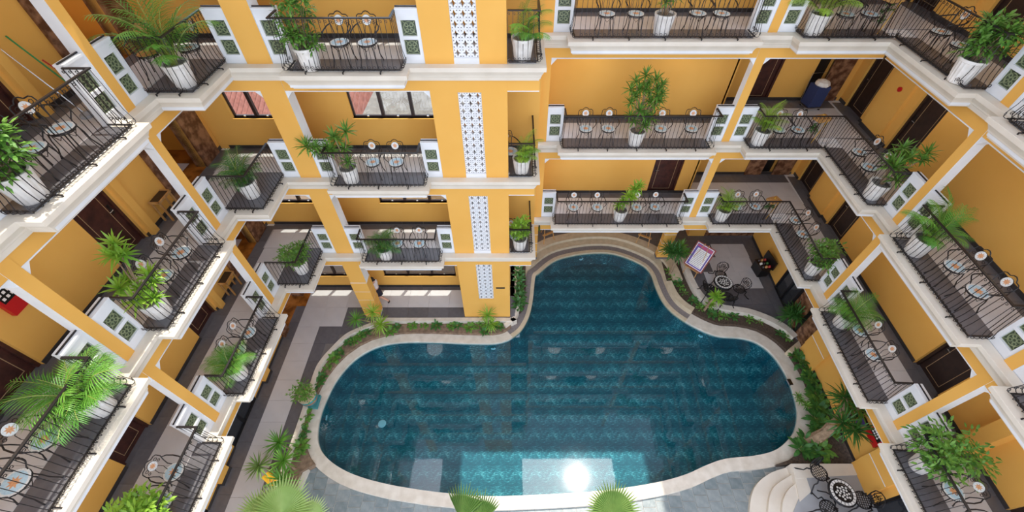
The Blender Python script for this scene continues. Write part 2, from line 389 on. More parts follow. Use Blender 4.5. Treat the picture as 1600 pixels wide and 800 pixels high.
beam(FR, -3.7, 9.0, [(-3.6, -0.11), (0.13, 3.97), (4.2, 8.0)], 3, 'right wing')

# roof overhang, above the picture, which shades the courtyard
mb = MB()
mb.prism([(-12, 9.45), (0.6, 9.45), (7.2, 9.45), (7.2, -1.5), (12.5, -1.5), (12.5, 20), (0.6, 20), (0.6, 11.6), (-12, 11.6)], 17.2, 17.5, 'white')
mb.prism([W2(FL, -1.5, -0.3), W2(FL, 9.9, -0.3), W2(FL, 9.9, 3), W2(FL, -1.5, 3)], 17.2, 17.5, 'white')
mb.prism([(-5.2, -1.5), (0.6, -1.5), (0.6, 9.5), (-5.2, 9.5)], 17.21, 17.49, 'white')
struct('roof', mb, 'flat white roof overhang above the galleries')

# ------------------------------------------------------------------ parapets with green pierced tiles
def vent_tile_mesh():
    mb = MB(); w = 0.165
    mb.box(-w, w, 0.012, 0.03, -w, w, 'tile_dark')
    for a in (-1, 1):
        mb.box(a * w - 0.014 if a > 0 else -w, w if a > 0 else -w + 0.014, 0, 0.02, -w, w, 'tile_green')
        mb.box(-w, w, 0, 0.02, a * w - 0.014 if a > 0 else -w, w if a > 0 else -w + 0.014, 'tile_green')
    def ring(cx, cz, r, n, t=0.011):
        mb.tube([(cx + r * cos(2*pi*k/n), 0.004, cz + r * sin(2*pi*k/n)) for k in range(n)], t, 'tile_green', 4, closed=True)
    ring(0, 0, 0.125, 12); ring(0, 0, 0.04, 8)
    for k in range(4):
        a = pi / 4 + k * pi / 2; ring(0.078 * cos(a), 0.078 * sin(a), 0.036, 7, 0.012)
        mb.tube([(0.125*cos(a), .004, .125*sin(a)), (0.205*cos(a), .004, .205*sin(a))], 0.012, 'tile_green', 4)
    return mb.mesh('vent_tile')
VT = vent_tile_mesh()
def parapet(F, s0, s1, L, label, flip=False):
    d0, d1 = 0.03, 0.19; c = (s0 + s1) / 2; h = 0.16
    mb = MB(); zz = [(0, 0.195), (0.525, 0.60), (0.93, 1.13)]
    mb.box(s0, c - h, d0, d1, L, L + 1.13, 'white'); mb.box(c + h, s1, d0, d1, L, L + 1.13, 'white')
    for a, b in zz: mb.box(c - h, c + h, d0, d1, L + a, L + b, 'white')
    mb.box(s0, s1, d0 - 0.015, d1 + 0.015, L + 1.13, L + 1.17, 'white')
    w = struct('parapet_wall', mb, label, M=F)
    for z in (0.36, 0.765): ob('vent_tile', VT, w, Matrix.Translation((c, d0 + 0.045, L + z)))
    return w
PAR = [(FL, 3.51, 4.0, 'left wing, near side of the middle column'), (FL, 4.24, 4.73, 'left wing, far side of the middle column'),
       (FL, 7.19, 7.68, 'left wing, near side of the corner column'), (FL, 7.92, 8.41, 'left corner, beside the wing column'),
       (FL, 0.54, 1.03, 'left wing, beside the nearest column'),
       (FB, -6.69, -6.20, 'left corner, beside the back column'), (FB, -5.60, -5.11, 'back wall, right of the wide column'), (FB, -2.55, -2.06, 'back wall, left of the lattice pier'),
       (FD, 1.03, 1.52, 'wide back bay, left end'), (FD, 6.14, 6.63, 'wide back bay, right end'), (FD, 6.88, 7.37, 'right corner, beside the slim back column'),
       (FR, -0.6, -0.11, 'right corner, beside the wing column'), (FR, 0.13, 0.62, 'right wing, near the corner column'), (FR, 3.48, 3.97, 'right wing, far side of the second column'), (FR, 4.20, 4.69, 'right wing, near side of the second column')]
for n, L in LEV.items():
    for F, a, b, t in PAR: parapet(F, a, b, L, f'white parapet with two green tiles, {t}, {LVN[n]} gallery')

# ------------------------------------------------------------------ railings
def spiral(cx, cz, r0, a0, a1, n, y=0.0, shrink=0.35):
    pts = []
    for i in range(n + 1):
        t = i / n; a = a0 + (a1 - a0) * t; r = r0 * (1 - t * (1 - shrink)); pts.append((cx + r * cos(a), y, cz + r * sin(a)))
    return pts
def baluster_mesh():
    mb = MB(); r = 0.007
    mb.tube([(0, 0, 1.12), (0, -0.05, 0.34), (0, -0.085, 0.19), (0, -0.10, 0.12), (0, -0.085, 0.07), (0, -0.045, 0.045), (0, 0.0, 0.05)], r, 'iron', 4)
    mb.tube(spiral(0.042, 0.125, 0.042, pi, -pi * 1.2, 11, -0.085), 0.0065, 'iron', 4)
    mb.tube(spiral(0.032, 1.055, 0.032, pi, -pi * 0.9, 7, -0.003), 0.006, 'iron', 4)
    return mb.mesh('baluster')
BAL = baluster_mesh()
def foot_mesh():
    mb = MB(); mb.box(-0.012, 0.012, -0.13, 0.02, 0.028, 0.045, 'iron'); mb.box(-0.012, 0.012, -0.13, -0.112, 0.0, 0.03, 'iron')
    return mb.mesh('foot')
FOOT = foot_mesh()
def railing(pts, L, label, wall_bars=()):
    """pts: world XY polyline, courtyard on its right-hand side"""
    P = [Vector(p) for p in pts]; o0 = P[0]
    t = thing('balcony_railing', label, 'railing', loc=(o0.x, o0.y, L), group='wrought iron balcony railings')
    Q = [p - o0 for p in P]
    top = MB(); bot = MB()
    sweep([(q.x, q.y) for q in Q], [(-0.024, 1.115), (0.024, 1.115), (0.024, 1.14), (-0.024, 1.14), (-0.024, 1.115)], 'iron', top)
    for a, b in wall_bars:
        a = Vector(a) - o0; b = Vector(b) - o0
        top.tube([(a.x, a.y, 1.185), (b.x, b.y, 1.185)], 0.016, 'iron', 4)
    sweep([(q.x, q.y) for q in Q], [(-0.014, 0.045), (0.014, 0.045), (0.014, 0.065), (-0.014, 0.065), (-0.014, 0.045)], 'iron', bot)
    ob('top_rail', top, t); ob('bottom_rail', bot, t)
    for i in range(len(Q) - 1):
        a, b = Q[i], Q[i + 1]; ln = (b - a).length; n = max(1, round(ln / 0.116)); dr = (b - a).normalized(); ang = atan2(dr.y, dr.x)
        n0 = 0 if i == 0 else 1
        for k in range(n0, n + 1):
            q = a + dr * (ln * k / n)
            if 0 < k < n or i == 0 and k == 0 or i == len(Q) - 2 and k == n or k == n:
                aa = ang
                if k == n and i < len(Q) - 2:
                    d2 = (Q[i + 2] - b).normalized(); aa = atan2((dr + d2).y, (dr + d2).x)
                ob('baluster', BAL, t, TR(q.x, q.y, 0, aa))
        if ln > 0.8:
            m = max(2, round(ln / 0.95))
            for k in range(m):
                q = a + dr * (ln * (k + .5) / m); ob('foot', FOOT, t, TR(q.x, q.y, 0, ang))
    return t
RD = -0.41
for n, L in LEV.items():
    v = LVN[n]
    def bay(F, a, b, c0, c1, lab):
        railing([W2(F, a + 0.02, 0.05), W2(F, a + 0.02, RD), W2(F, b - 0.02, RD), W2(F, b - 0.02, 0.05)], L, lab,
                [(W2(F, c0, 0.11), W2(F, a, 0.11)), (W2(F, b, 0.11), W2(F, c1, 0.11))])
    bay(FL, 1.03, 3.51, 0.54, 4.0, f'black scrolled iron railing of the {v} near left wing balcony')
    bay(FL, 4.73, 7.19, 4.24, 7.68, f'black scrolled iron railing of the {v} far left wing balcony')
    bay(FB, -5.11, -2.55, -5.6, -2.06, f'black scrolled iron railing of the {v} back balcony left of the lattice pier')
    bay(FD, 1.52, 6.14, 1.03, 6.63, f'long black scrolled iron railing of the {v} wide back balcony')
    bay(FR, 0.62, 3.48, 0.13, 3.97, f'black scrolled iron railing of the {v} far right wing balcony')
    bay(FR, 4.69, 7.51, 4.20, 8.0, f'black scrolled iron railing of the {v} near right wing balcony')
    x0 = W2(FL, 8.41, 0.05)
    railing([(x0[0], 8.47), (-6.74, 8.47), (-6.74, 9.91)], L, f'black iron railing bending round the {v} left corner balcony', [(W2(FL, 7.92, 0.11), W2(FL, 8.41, 0.11)), ((-6.69, 9.97), (-6.2, 9.97))])
    railing([(-0.14, 9.89), (0.55, 9.89), (0.55, 11.62)], L, f'narrow black iron railing of the {v} balcony beside the lattice pier')
    sx = -(11.29 - 8.0) / cos(0.047) - 0.02
    railing([(7.39, 11.75), (7.39, 11.29), (W2(FR, sx, RD)[0], 11.29), W2(FR, -0.62, RD), W2(FR, -0.62, 0.05)], L, f'black iron railing wrapping the inner angle of the {v} right corner balcony', [((6.88, 11.81), (7.37, 11.81)), (W2(FR, -0.6, 0.11), W2(FR, -0.11, 0.11))])

# ------------------------------------------------------------------ gallery floors of granite and porcelain tiles
TILE = {}
def tile_mesh(w, h, t, m):
    k = (round(w, 3), round(h, 3), t, m)
    if k not in TILE: TILE[k] = MB().box(0, w - 0.006, 0, h - 0.006, 0, t, m).mesh('tile')
    return TILE[k]
def tile_row(parent, F, s0, s1, d0, d1, z, m, ln=0.8, name='floor_tile', t=0.012):
    n = max(1, round((s1 - s0) / ln)); w = (s1 - s0) / n; me = tile_mesh(w, d1 - d0, t, m)
    for k in range(n): ob(name, me, parent, F @ Matrix.Translation((s0 + k * w, d0, z)))
def skirt_row(parent, F, s0, s1, d, z, h=0.12, m='granite_black'):
    n = max(1, round((s1 - s0) / 0.8)); w = (s1 - s0) / n; k = ('sk', round(w, 3), h, m)
    if k not in TILE: TILE[k] = MB().box(0, w - 0.006, -0.015, 0.01, 0, h, m).mesh('skirting_tile')
    for i in range(n): ob('skirting_tile', TILE[k], parent, F @ Matrix.Translation((s0 + i * w, d, z)))
WL, WBk, WD, WR = 1.58, 1.47, 1.42, 1.47      # depth of the gallery back walls behind the facades
for n, L in LEV.items():
    v = LVN[n]
    base = MB(); base.prism([W2(FL, -1.5, 0.22), W2(FL, 11.2, 0.22), W2(FL, 11.2, WL), W2(FL, -1.5, WL)], L - 0.01, L - 0.001, 'grout')
    f = struct('floor', base, f'{v} left gallery floor of dark granite and pale tiles')
    for a, b in ((1.05, 3.49), (4.75, 7.17)): tile_row(f, FL, a, b, -0.36, 0.2, L, 'granite_dark')
    tile_row(f, FL, -0.6, 10.08, 0.2, 1.2, L, 'porcelain', 0.88); tile_row(f, FL, -0.6, 11.2, 1.2, WL, L, 'granite_dark')
    # left corner
    tile_row(f, FB, -7.80, -6.78, -1.36, -0.45, L, 'granite_dark', 0.8); tile_row(f, FB, -7.80, -6.78, -0.45, 0.24, L, 'granite_dark', 1.0)
    base = MB(); base.prism([(-7.5, 10.1), (0.5, 10.1), (0.5, 11.33), (-7.5, 11.33)], L - 0.01, L + 0.001, 'grout')
    f = struct('floor', base, f'{v} back gallery floor left of the lattice pier')
    tile_row(f, FB, -5.09, -2.57, -0.36, 0.24, L, 'granite_dark'); tile_row(f, FB, -8.86, -0.2, 0.24, 1.17, L, 'porcelain', 0.88)
    tile_row(f, FB, -8.9, 0.6, 1.17, WBk, L, 'granite_dark'); tile_row(f, FB, -0.12, 0.53, 0.05, 1.17, L, 'granite_dark', 0.7)
    skirt_row(f, FB, -8.9, 0.6, WBk, L)
    base = MB(); base.prism([(0.7, 11.9), (10.9, 11.9), (10.9, 14.4), (0.7, 14.4)], L - 0.01, L + 0.001, 'grout')
    f = struct('floor', base, f'{v} back gallery floor right of the lattice pier')
    tile_row(f, FD, 1.54, 6.12, -0.38, 0.18, L, 'granite_dark'); tile_row(f, FD, 0.7, 6.9, 0.18, 1.1, L, 'porcelain', 0.88); tile_row(f, FD, 0.7, 6.9, 1.1, WD, L, 'granite_dark')
    skirt_row(f, FD, 0.7, 6.9, WD, L)
    tile_row(f, FD, 7.41, 9.7, -0.36, 0.2, L, 'granite_dark'); tile_row(f, FD, 6.9, 11.28, 0.2, 1.2, L + .001, 'porcelain', 0.88); tile_row(f, FD, 6.9, 11.28, 1.2, 2.05, L + .001, 'porcelain', 0.88); tile_row(f, FD, 6.9, 11.3, 2.05, 2.6, L + .001, 'granite_dark')
    skirt_row(f, FD, 6.95, 11.6, 2.62, L)
    base = MB(); base.prism([W2(FR, -4.5, 0.22), W2(FR, 8.2, 0.22), W2(FR, 8.2, WR), W2(FR, -4.5, WR)], L - 0.01, L + 0.0005, 'grout')
    f = struct('floor', base, f'{v} right gallery floor of dark granite and pale tiles')
    tile_row(f, FR, -3.35, -0.64, -0.36, 0.2, L, 'granite_dark')
    for a, b in ((0.64, 3.46), (4.71, 7.5)): tile_row(f, FR, a, b, -0.36, 0.2, L, 'granite_dark')
    tile_row(f, FR, -3.85, 8.0, 0.2, 1.14, L, 'porcelain', 0.88); tile_row(f, FR, -6.2, 8.0, 1.14, WR, L, 'granite_dark')

# ------------------------------------------------------------------ gallery back walls, doors, windows
DOORN = [0]; WINN = [0]
def wall(name, F, s0, s1, d0, d1, z0, z1, holes, m, label, skirt=None):
    mb = MB(); hs = sorted(holes); x = s0
    for a, b, za, zb in hs:
        if a > x: mb.box(x, a, d0, d1, z0, z1, m)
        if za > z0: mb.box(a, b, d0, d1, z0, za, m)
        if zb < z1: mb.box(a, b, d0, d1, zb, z1, m)
        x = b
    if x < s1: mb.box(x, s1, d0, d1, z0, z1, m)
    w = struct(name, mb, label, M=F)
    if skirt is not None:
        x = s0
        for a, b, za, zb in hs + [(s1, s1, 0, 0)]:
            if za <= z0 + 0.01:
                if a - x > 0.15: skirt_row(w, Matrix.Identity(4), x, a, d0, z0)
                x = b
    return w
def door(F, s0, s1, d, L, h=2.2, m='wood_door', label='', hinge=1):
    DOORN[0] += 1
    w = s1 - s0
    o = ob(f'door_{DOORN[0]}', None, None, F @ Matrix.Translation((s0, d, L))); o['kind'] = 'structure'; o['label'] = label
    fr = MB(); t = 0.07
    fr.box(0, t, 0.0, 0.14, 0, h, m); fr.box(w - t, w, 0, 0.14, 0, h, m); fr.box(0, w, 0, 0.14, h - t, h, m); ob('door_frame', fr, o)
    pn = ob('door_panel', MB().box(t, w - t, 0.06, 0.10, 0.01, h - t, m), o)
    ln = MB(); a = 0.14; y0, y1 = 0.054, 0.062
    for x0, x1, z0, z1 in ((t + a, w - t - a, a, a + .012), (t + a, w - t - a, h - t - a, h - t - a + .012), (t + a, t + a + .012, a, h - t - a), (w - t - a - .012, w - t - a, a, h - t - a)): ln.box(x0, x1, y0, y1, z0, z1, 'brass_line')
    ob('inlay_line', ln, pn)
    hx = t + 0.07 if hinge > 0 else w - t - 0.07
    hd = MB(); hd.box(hx - .025, hx + .025, 0.045, 0.062, 0.95, 1.2, 'black'); hd.tube([(hx, 0.06, 1.05), (hx, 0.01, 1.05), (hx + hinge * .12, 0.01, 1.05)], 0.011, 'steel', 5)
    ob('door_handle', hd, pn)
    ob('threshold', MB().box(0, w, -0.09, 0.15, 0, 0.016, 'granite_dark'), o)
    return o
def window(F, s0, s1, d, z0, z1, n, label, bar='wood_dark'):
    WINN[0] += 1
    o = ob(f'window_{WINN[0]}', None, None, F @ Matrix.Translation((s0, d, z0))); o['kind'] = 'structure'; o['label'] = label
    w = s1 - s0; h = z1 - z0; t = 0.05
    fr = MB(); fr.box(0, w, 0.08, 0.14, 0, t, bar); fr.box(0, w, 0.08, 0.14, h - t, h, bar); fr.box(0, t, 0.08, 0.14, 0, h, bar); fr.box(w - t, w, 0.08, 0.14, 0, h, bar)
    ob('window_frame', fr, o)
    for k in range(n):
        a = w * k / n; b = w * (k + 1) / n
        if k: ob('mullion', MB().box(a - 0.045, a + 0.045, 0.06, 0.16, t, h - t, bar), o)
        ob('pane', MB().box(a + 0.05, b - 0.05, 0.105, 0.112, t, h - t, 'pane_glass'), o)
        ob('catch', MB().box((a + b) / 2 - .03, (a + b) / 2 + .03, 0.05, 0.08, 0.02, 0.06, 'steel'), o)
    ob('window_sill', MB().box(-0.04, w + 0.04, -0.03, 0.08, -0.04, 0.0, 'yellow'), o)
    return o
ORD = ['first', 'second', 'third', 'fourth', 'fifth', 'sixth']
for n, L in LEV.items():
    v = LVN[n]; T = L + 2.98
    # left wing: doors in each bay, lift lobby opening at the corner
    dl = [(2.92, 3.92), (6.43, 7.43)]
    holes = [(a, b, L, L + 2.2) for a, b in dl] + [(9.05, 10.35, L, L + 2.5)]
    wall('wall_left', FL, -1.5, 11.3, WL, WL + 0.25, L, T, holes, 'yellow', f'yellow back wall of the {v} left gallery', 1)
    for q, (a, b) in enumerate(dl): door(FL, a, b, WL + 0.08, L, label=f'dark wooden door on the {v} left gallery, {["near", "far"][q]} bay', hinge=-1)
    for x0, x1 in ((5.75, 5.9), (2.3, 2.45)): pass
    # lobby recess
    mb = MB(); mb.box(8.7, 11.3, WL + 1.9, WL + 2.0, L, T, 'orange_wall'); mb.box(8.6, 8.7, WL + .25, WL + 2.0, L, T, 'orange_wall'); mb.box(11.2, 11.3, WL + .25, WL + 2.0, L, T, 'orange_wall')
    mb.box(8.6, 11.3, WL, WL + 2.0, L - 0.1, L + 0.004, 'marble_gold'); mb.box(9.4, 10.5, WL + .6, WL + 1.6, L + .004, L + .01, 'porcelain')
    mb.box(8.7, 11.2, WL + 1.86, WL + 1.9, L, L + .14, 'granite_black')
    struct('wall_lobby', mb, f'orange lift lobby recess off the {v} left gallery', M=FL)
    mb = MB(); mb.box(8.72, 9.05, WL - 0.05, WL + 0.3, L, L + 2.6, 'marble_brown'); mb.box(10.35, 11.1, WL - 0.05, WL + 0.3, L, L + 2.6, 'marble_brown'); mb.box(8.72, 11.12, WL - 0.05, WL + 0.3, L + 2.5, L + 2.7, 'marble_brown')
    struct('trim_lobby', mb, f'brown marble surround of the {v} lift lobby opening', M=FL)
    # back left
    ws = L + 1.04; wt = L + 2.5
    holes = [(-8.3, -6.95, ws, wt), (-4.75, -1.22, ws, wt)]
    wall('wall_back_left', FB, -9.3, 0.75, WBk, WBk + 0.16, L, T, holes, 'yellow', f'yellow back wall of the {v} gallery left of the pier')
    window(FB, -8.3, -6.95, WBk, ws, wt, 2, f'dark framed window in the {v} left corner')
    window(FB, -4.75, -1.22, WBk, ws, wt, 4, f'wide dark framed window behind the {v} back balcony')
    mb = MB(); mb.box(-6.45, -6.25, WBk - 0.12, WBk, L, T, 'yellow'); mb.box(-6.45, -6.25, WBk - 0.135, WBk, L, L + .12, 'granite_black'); struct('pilaster', mb, f'shallow yellow pilaster on the {v} back gallery wall', M=FB)
    # back right
    dr = (5.30, 6.40) if n == 1 else (6.45, 7.3)
    wall('wall_back_right', FD, 0.62, 6.95, WD, WD + 0.2, L, T, [(5.30, 6.40, L, L + 2.2)] if n != 3 else [], 'yellow', f'yellow back wall of the {v} wide back gallery') if n == 1 else wall('wall_back_right', FD, 0.62, 6.95, WD, WD + 0.2, L, T, [], 'yellow', f'yellow back wall of the {v} wide back gallery')
    if n == 1: door(FD, 5.30, 6.40, WD + 0.05, L, label='reddish wooden door behind the lowest wide back balcony')
    # partition between the two back galleries
    mb = MB(); mb.box(6.9, 7.0, WD, 2.7, L, T, 'yellow'); struct('wall_partition', mb, f'short yellow return wall behind the {v} right corner', M=FD)
    # corner back wall
    holes = [(10.3, 10.78, L, L + 2.4)] + ([(8.2, 9.12, L, L + 2.2)] if n == 2 else [])
    wall('wall_corner_back', FD, 7.0, 11.95, 2.62, 2.8, L, T, holes, 'yellow', f'yellow back wall of the {v} right corner')
    mb = MB(); mb.box(10.2, 10.85, 2.8, 3.4, L, T, 'black'); struct('wall_recess', mb, f'dark doorway recess at the {v} right corner', M=FD)
    mb = MB(); mb.box(10.78, 11.5, 2.56, 2.66, L + 0.01, L + 2.7, 'marble_brown'); mb.box(9.62, 10.3, 2.56, 2.66, L + .01, L + 2.6, 'marble_brown') if n == 1 else None
    struct('trim_marble', mb, f'mottled brown marble panel at the {v} right corner', M=FD)
    if n == 3: pass
    if n == 2: door(FD, 8.2, 9.12, 2.64, L, label='reddish brown door in the back wall of the middle right corner')
    # right wing
    dd = [(-6.0, -5.0), (-3.40, -2.40), (2.25, 3.25), (5.9, 6.9)]
    if n == 3: dd = [(-6.0, -5.0), (-3.40, -2.40), (5.9, 6.9)]
    if n == 2: dd = [(-6.0, -5.0), (-3.40, -2.40), (3.05, 4.05), (6.5, 7.5)]
    wall('wall_right', FR, -6.6, 9.0, WR, WR + 0.25, L, T, [(a, b, L, L + 2.2) for a, b in dd], 'yellow', f'yellow back wall of the {v} right gallery', 1)
    for q, (a, b) in enumerate(dd): door(FR, a, b, WR + 0.08, L, m='wood_dark', label=f'{ORD[q]} dark brown door from the corner on the {v} right gallery')
    mb = MB(); mb.box(-4.75, -3.75, WR - 0.09, WR, L, T, 'yellow'); mb.box(-4.77, -3.73, WR - 0.11, WR, L, L + .14, 'granite_black'); struct('pilaster', mb, f'shallow yellow pilaster between doors on the {v} right gallery', M=FR)
    mb = MB(); mb.box(4.4, 4.75, WR - 0.3, WR, L, T, 'yellow'); mb.box(4.38, 4.77, WR - .32, WR, L, L + .14, 'granite_black'); struct('pilaster', mb, f'yellow pilaster behind the second column on the {v} right gallery', M=FR)
    mb = MB(); mb.box(7.5, 7.7, WL - 0.12, WL, L, T, 'yellow'); struct('pilaster', mb, f'shallow yellow pilaster beside the far door on the {v} left gallery', M=FL)

# ------------------------------------------------------------------ neighbouring roofs seen through the windows
mb = MB()
n = 60; x0, x1 = -13.0, -1.0
for k in range(n):
    a = x0 + (x1 - x0) * k / n; b = a + (x1 - x0) / n * 0.82
    mb.add([(a, 13.3, 5.9), (b, 13.3, 5.9), (b, 19, 8.2), (a, 19, 8.2), ((a+b)/2, 13.3, 6.02), ((a+b)/2, 19, 8.32)], [[0, 4, 5, 3], [4, 1, 2, 5]], 'roof_tile')
mb.add([(x0, 13.3, 5.88), (x1, 13.3, 5.88), (x1, 19, 8.18), (x0, 19, 8.18)], [[0, 1, 2, 3]], 'roof_tile')
mb.add([(x0, 13.35, -0.1), (x1, 13.35, -0.1), (x1, 13.35, 5.9), (x0, 13.35, 5.9)], [[0, 1, 2, 3]], 'white')
nb = thing('neighbour_house', 'neighbouring house with ribbed red roof seen through the back windows', 'house', loc=(0, 0, 0))
ob('ribbed_roof', mb, nb)
mb = MB(); mb.box(-7.2, -1.2, 13.7, 13.8, 6.2, 6.7, 'roof_sheet'); mb.add([(-5.8, 13.6, 6.5), (-0.5, 13.6, 6.3), (-0.5, 18, 8.6), (-4.4, 18, 8.4)], [[0, 1, 2, 3]], 'roof_sheet')
ob('metal_sheet_roof', mb, nb)

# ------------------------------------------------------------------ the pool
IC = [(0.98, 12.34), (1.17, 12.54), (1.74, 13.13), (2.38, 13.5), (3.65, 13.79), (4.89, 13.74), (6.02, 13.13), (6.41, 12.54), (6.48, 11.78), (6.59, 11.0), (6.86, 10.38), (7.33, 9.86), (7.96, 9.39), (8.55, 9.14), (9.3, 9.08), (9.9, 8.9), (10.3, 8.5), (10.52, 7.95), (10.6, 7.15), (10.48, 6.27), (10.26, 5.68), (9.83, 5.12), (9.05, 4.62), (8.22, 4.42), (7.2, 4.32), (6.49, 4.12), (5.77, 3.85), (4.98, 3.65), (4.11, 3.5), (3.05, 3.37), (1.8, 3.28), (-0.06, 3.2), (-1.09, 3.2), (-2.4, 3.3), (-3.39, 3.42), (-4.25, 3.56), (-5.13, 3.77), (-5.85, 4.04), (-6.44, 4.40), (-6.79, 4.78), (-6.97, 5.23), (-7.05, 5.8), (-7.02, 6.39), (-6.84, 7.23), (-6.4, 8.03), (-5.67, 8.61), (-4.68, 8.86), (-3.37, 8.88), (-2.04, 8.82), (-0.86, 8.81), (-0.34, 8.93), (-0.08, 9.09), (0.30, 9.45), (0.6, 10.05), (0.78, 10.8), (0.9, 11.78)]
def smooth_closed(pts, sub=4):
    out = []; n = len(pts)
    for i in range(n):
        p0, p1, p2, p3 = (Vector(pts[(i + k) % n]) for k in (-1, 0, 1, 2))
        for j in range(sub):
            t = j / sub
            q = 0.5 * ((2 * p1) + (-p0 + p2) * t + (2 * p0 - 5 * p1 + 4 * p2 - p3) * t * t + (-p0 + 3 * p1 - 3 * p2 + p3) * t ** 3)
            out.append((q.x, q.y))
    return out
SUB = 4
PC = smooth_closed(IC, SUB)
def offs(o):
    n = len(PC); out = []
    for i in range(n):
        a = Vector(PC[(i - 2) % n]); b = Vector(PC[(i + 2) % n]); t = (b - a).normalized()
        nn = Vector((-t.y, t.x)); p = Vector(PC[i]) + nn * o; out.append((p.x, p.y))
    return out
def ring(mb, i0, i1, o0, o1, z0, z1, m, inner=True, taper=None):
    """a raised strip following the pool edge from control point i0 to i1"""
    A, B = offs(o0), offs(o1); n = len(PC)
    if taper:
        B = [tuple(Vector(p).lerp(Vector(q), min(1, max(0, (i / SUB - taper[0]) / (taper[1] - taper[0]))))) for i, (p, q) in enumerate(zip(B, offs(taper[2])))]
    idx = [(i % n) for i in range(i0 * SUB, i1 * SUB + 1)]
    vs = []; fs = []
    for i in idx: vs += [(A[i][0], A[i][1], z0), (A[i][0], A[i][1], z1), (B[i][0], B[i][1], z1), (B[i][0], B[i][1], z0)]
    for k in range(len(idx) - 1):
        a, b = 4 * k, 4 * k + 4
        fs += [[a + 1, a + 2, b + 2, b + 1][::-1], [a, a + 1, b + 1, b][::-1], [a + 2, a + 3, b + 3, b + 2][::-1]]
    fs += [[0, 1, 2, 3], [4 * len(idx) - 1, 4 * len(idx) - 2, 4 * len(idx) - 3, 4 * len(idx) - 4]]
    mb.add(vs, fs, m)
N = len(IC)
ZC = -0.30; ZW = -0.40
pool = MB(); nP = len(PC); vs = []
for x, y in PC: vs += [(x, y, ZC - 0.02), (x, y, -1.22)]
pool.add(vs, [[2 * i, 2 * ((i + 1) % nP), 2 * ((i + 1) % nP) + 1, 2 * i + 1] for i in range(nP)], 'pool_mosaic')
pool.add([(x, y, -1.22) for x, y in PC], [list(range(nP))[::-1]], 'pool_mosaic')
struct('pool_basin', pool, 'curved swimming pool basin lined with blue green mosaic')
wt = ob('pool_water', MB().add([(x, y, ZW) for x, y in offs(0.01)], [list(range(nP))[::-1]], 'water'))
wt['kind'] = 'stuff'; wt['label'] = 'clear blue green water filling the curved swimming pool'; wt['category'] = 'water'
# coping: wide on the lower side, a thin lip with a granite channel round the inner bay
cop = thing('pool_coping', 'pale stone coping running round the swimming pool', 'coping', loc=(0, 0, 0)); cop['kind'] = 'structure'
i_r, i_l = 11, N - 5                                     # where the granite channel starts and stops
def coping_run(i0, i1, o0, o1, z0, z1, m, step, name='coping_stone', taper=None):
    i = i0
    while i < i1:
        mb = MB(); ring(mb, i, min(i + step, i1), o0, o1, z0, z1, m, taper=taper); ob(name, mb, cop); i += step
coping_run(i_r, 24, -0.03, 0.48, -0.46, ZC, 'coping', 3, taper=(19, 24, 0.36)); coping_run(24, i_l, -0.03, 0.36, -0.46, ZC, 'coping', 3)
coping_run(i_l, N + i_r, -0.03, 0.13, -0.46, ZC, 'stone_beige', 4, 'lip_stone'); coping_run(i_l, N + i_r, 0.13, 0.40, -0.46, ZC - 0.012, 'granite_band', 2, 'channel_stone')
# two curved steps behind the inner bay
stp = thing('curved_steps', 'beige curved steps round the back of the pool', 'steps', loc=(0, 0, 0)); stp['kind'] = 'structure'
for o0, o1, z, nm in ((0.40, 0.74, -0.16, 'step'), (0.74, 1.16, 0.0, 'step')):
    mb = MB(); ring(mb, N - 2, N + 8, o0, o1, -0.5, z, 'stone_beige'); ob(nm, mb, stp)
mb = MB(); ring(mb, N + 8, N + i_r, 0.40, 0.66, -0.5, -0.05, 'stone_beige'); ob('planter_kerb', mb, stp)
mb = MB(); ring(mb, N - 5, N - 2, 0.40, 0.56, -0.5, -0.02, 'cream'); ob('planter_kerb', mb, stp)
# underwater lamps and drain
for x, y, z, lab in ((3.35, 13.70, -0.72, 'far end of the pool'), (8.0, 9.33, -0.72, 'right bend of the pool wall'), (-0.95, 8.76, -0.75, 'pool wall below the lattice pier'), (-6.93, 5.9, -0.85, 'left end of the pool wall')):
    i = min(range(nP), key=lambda k: (PC[k][0] - x) ** 2 + (PC[k][1] - y) ** 2)
    a = Vector(PC[(i - 2) % nP]); b = Vector(PC[(i + 2) % nP]); t = (b - a).normalized(); ang = atan2(t.y, t.x) + pi
    mb = MB(); pts = [(0.12 * cos(2*pi*k/12), 0.0, 0.12 * sin(2*pi*k/12)) for k in range(12)]
    mb.add(pts + [(0, -0.05, 0)], [[k, (k + 1) % 12, 12] for k in range(12)], 'white_light'); mb.tube(pts, 0.02, 'steel', 4, closed=True)
    l = ob('pool_lamp', mb, None, TR(PC[i][0] + t.y * 0.03, PC[i][1] - t.x * 0.03, z, ang)); l['label'] = f'round white underwater lamp at the {lab}'; l['category'] = 'lamp'; l['group'] = 'underwater lamps'
d = ob('floor_drain', MB().lathe([(0.15, 0), (0.15, 0.02), (0.11, 0.035), (0.02, 0.04)], 14, 'white_light'), loc=(-5.0, 5.85, -1.22)); d['label'] = 'round white drain cover on the pool bottom'; d['category'] = 'drain'
sk = ob('pool_skimmer', MB().box(-0.12, 0.12, -0.05, 0.08, -0.05, 0.02, 'black').box(-.1, .1, -.07, -.05, -.04, .0, 'plastic_grey'), loc=(10.55, 7.1, ZC)); sk.rotation_euler = (0, 0, -1.5); sk['label'] = 'small grey skimmer fitting on the right pool edge'; sk['category'] = 'fitting'

struct('ground_base', MB().box(-14, 14, -4, 22, -1.6, -1.4, 'soil'), 'earth under the paving and the pool')
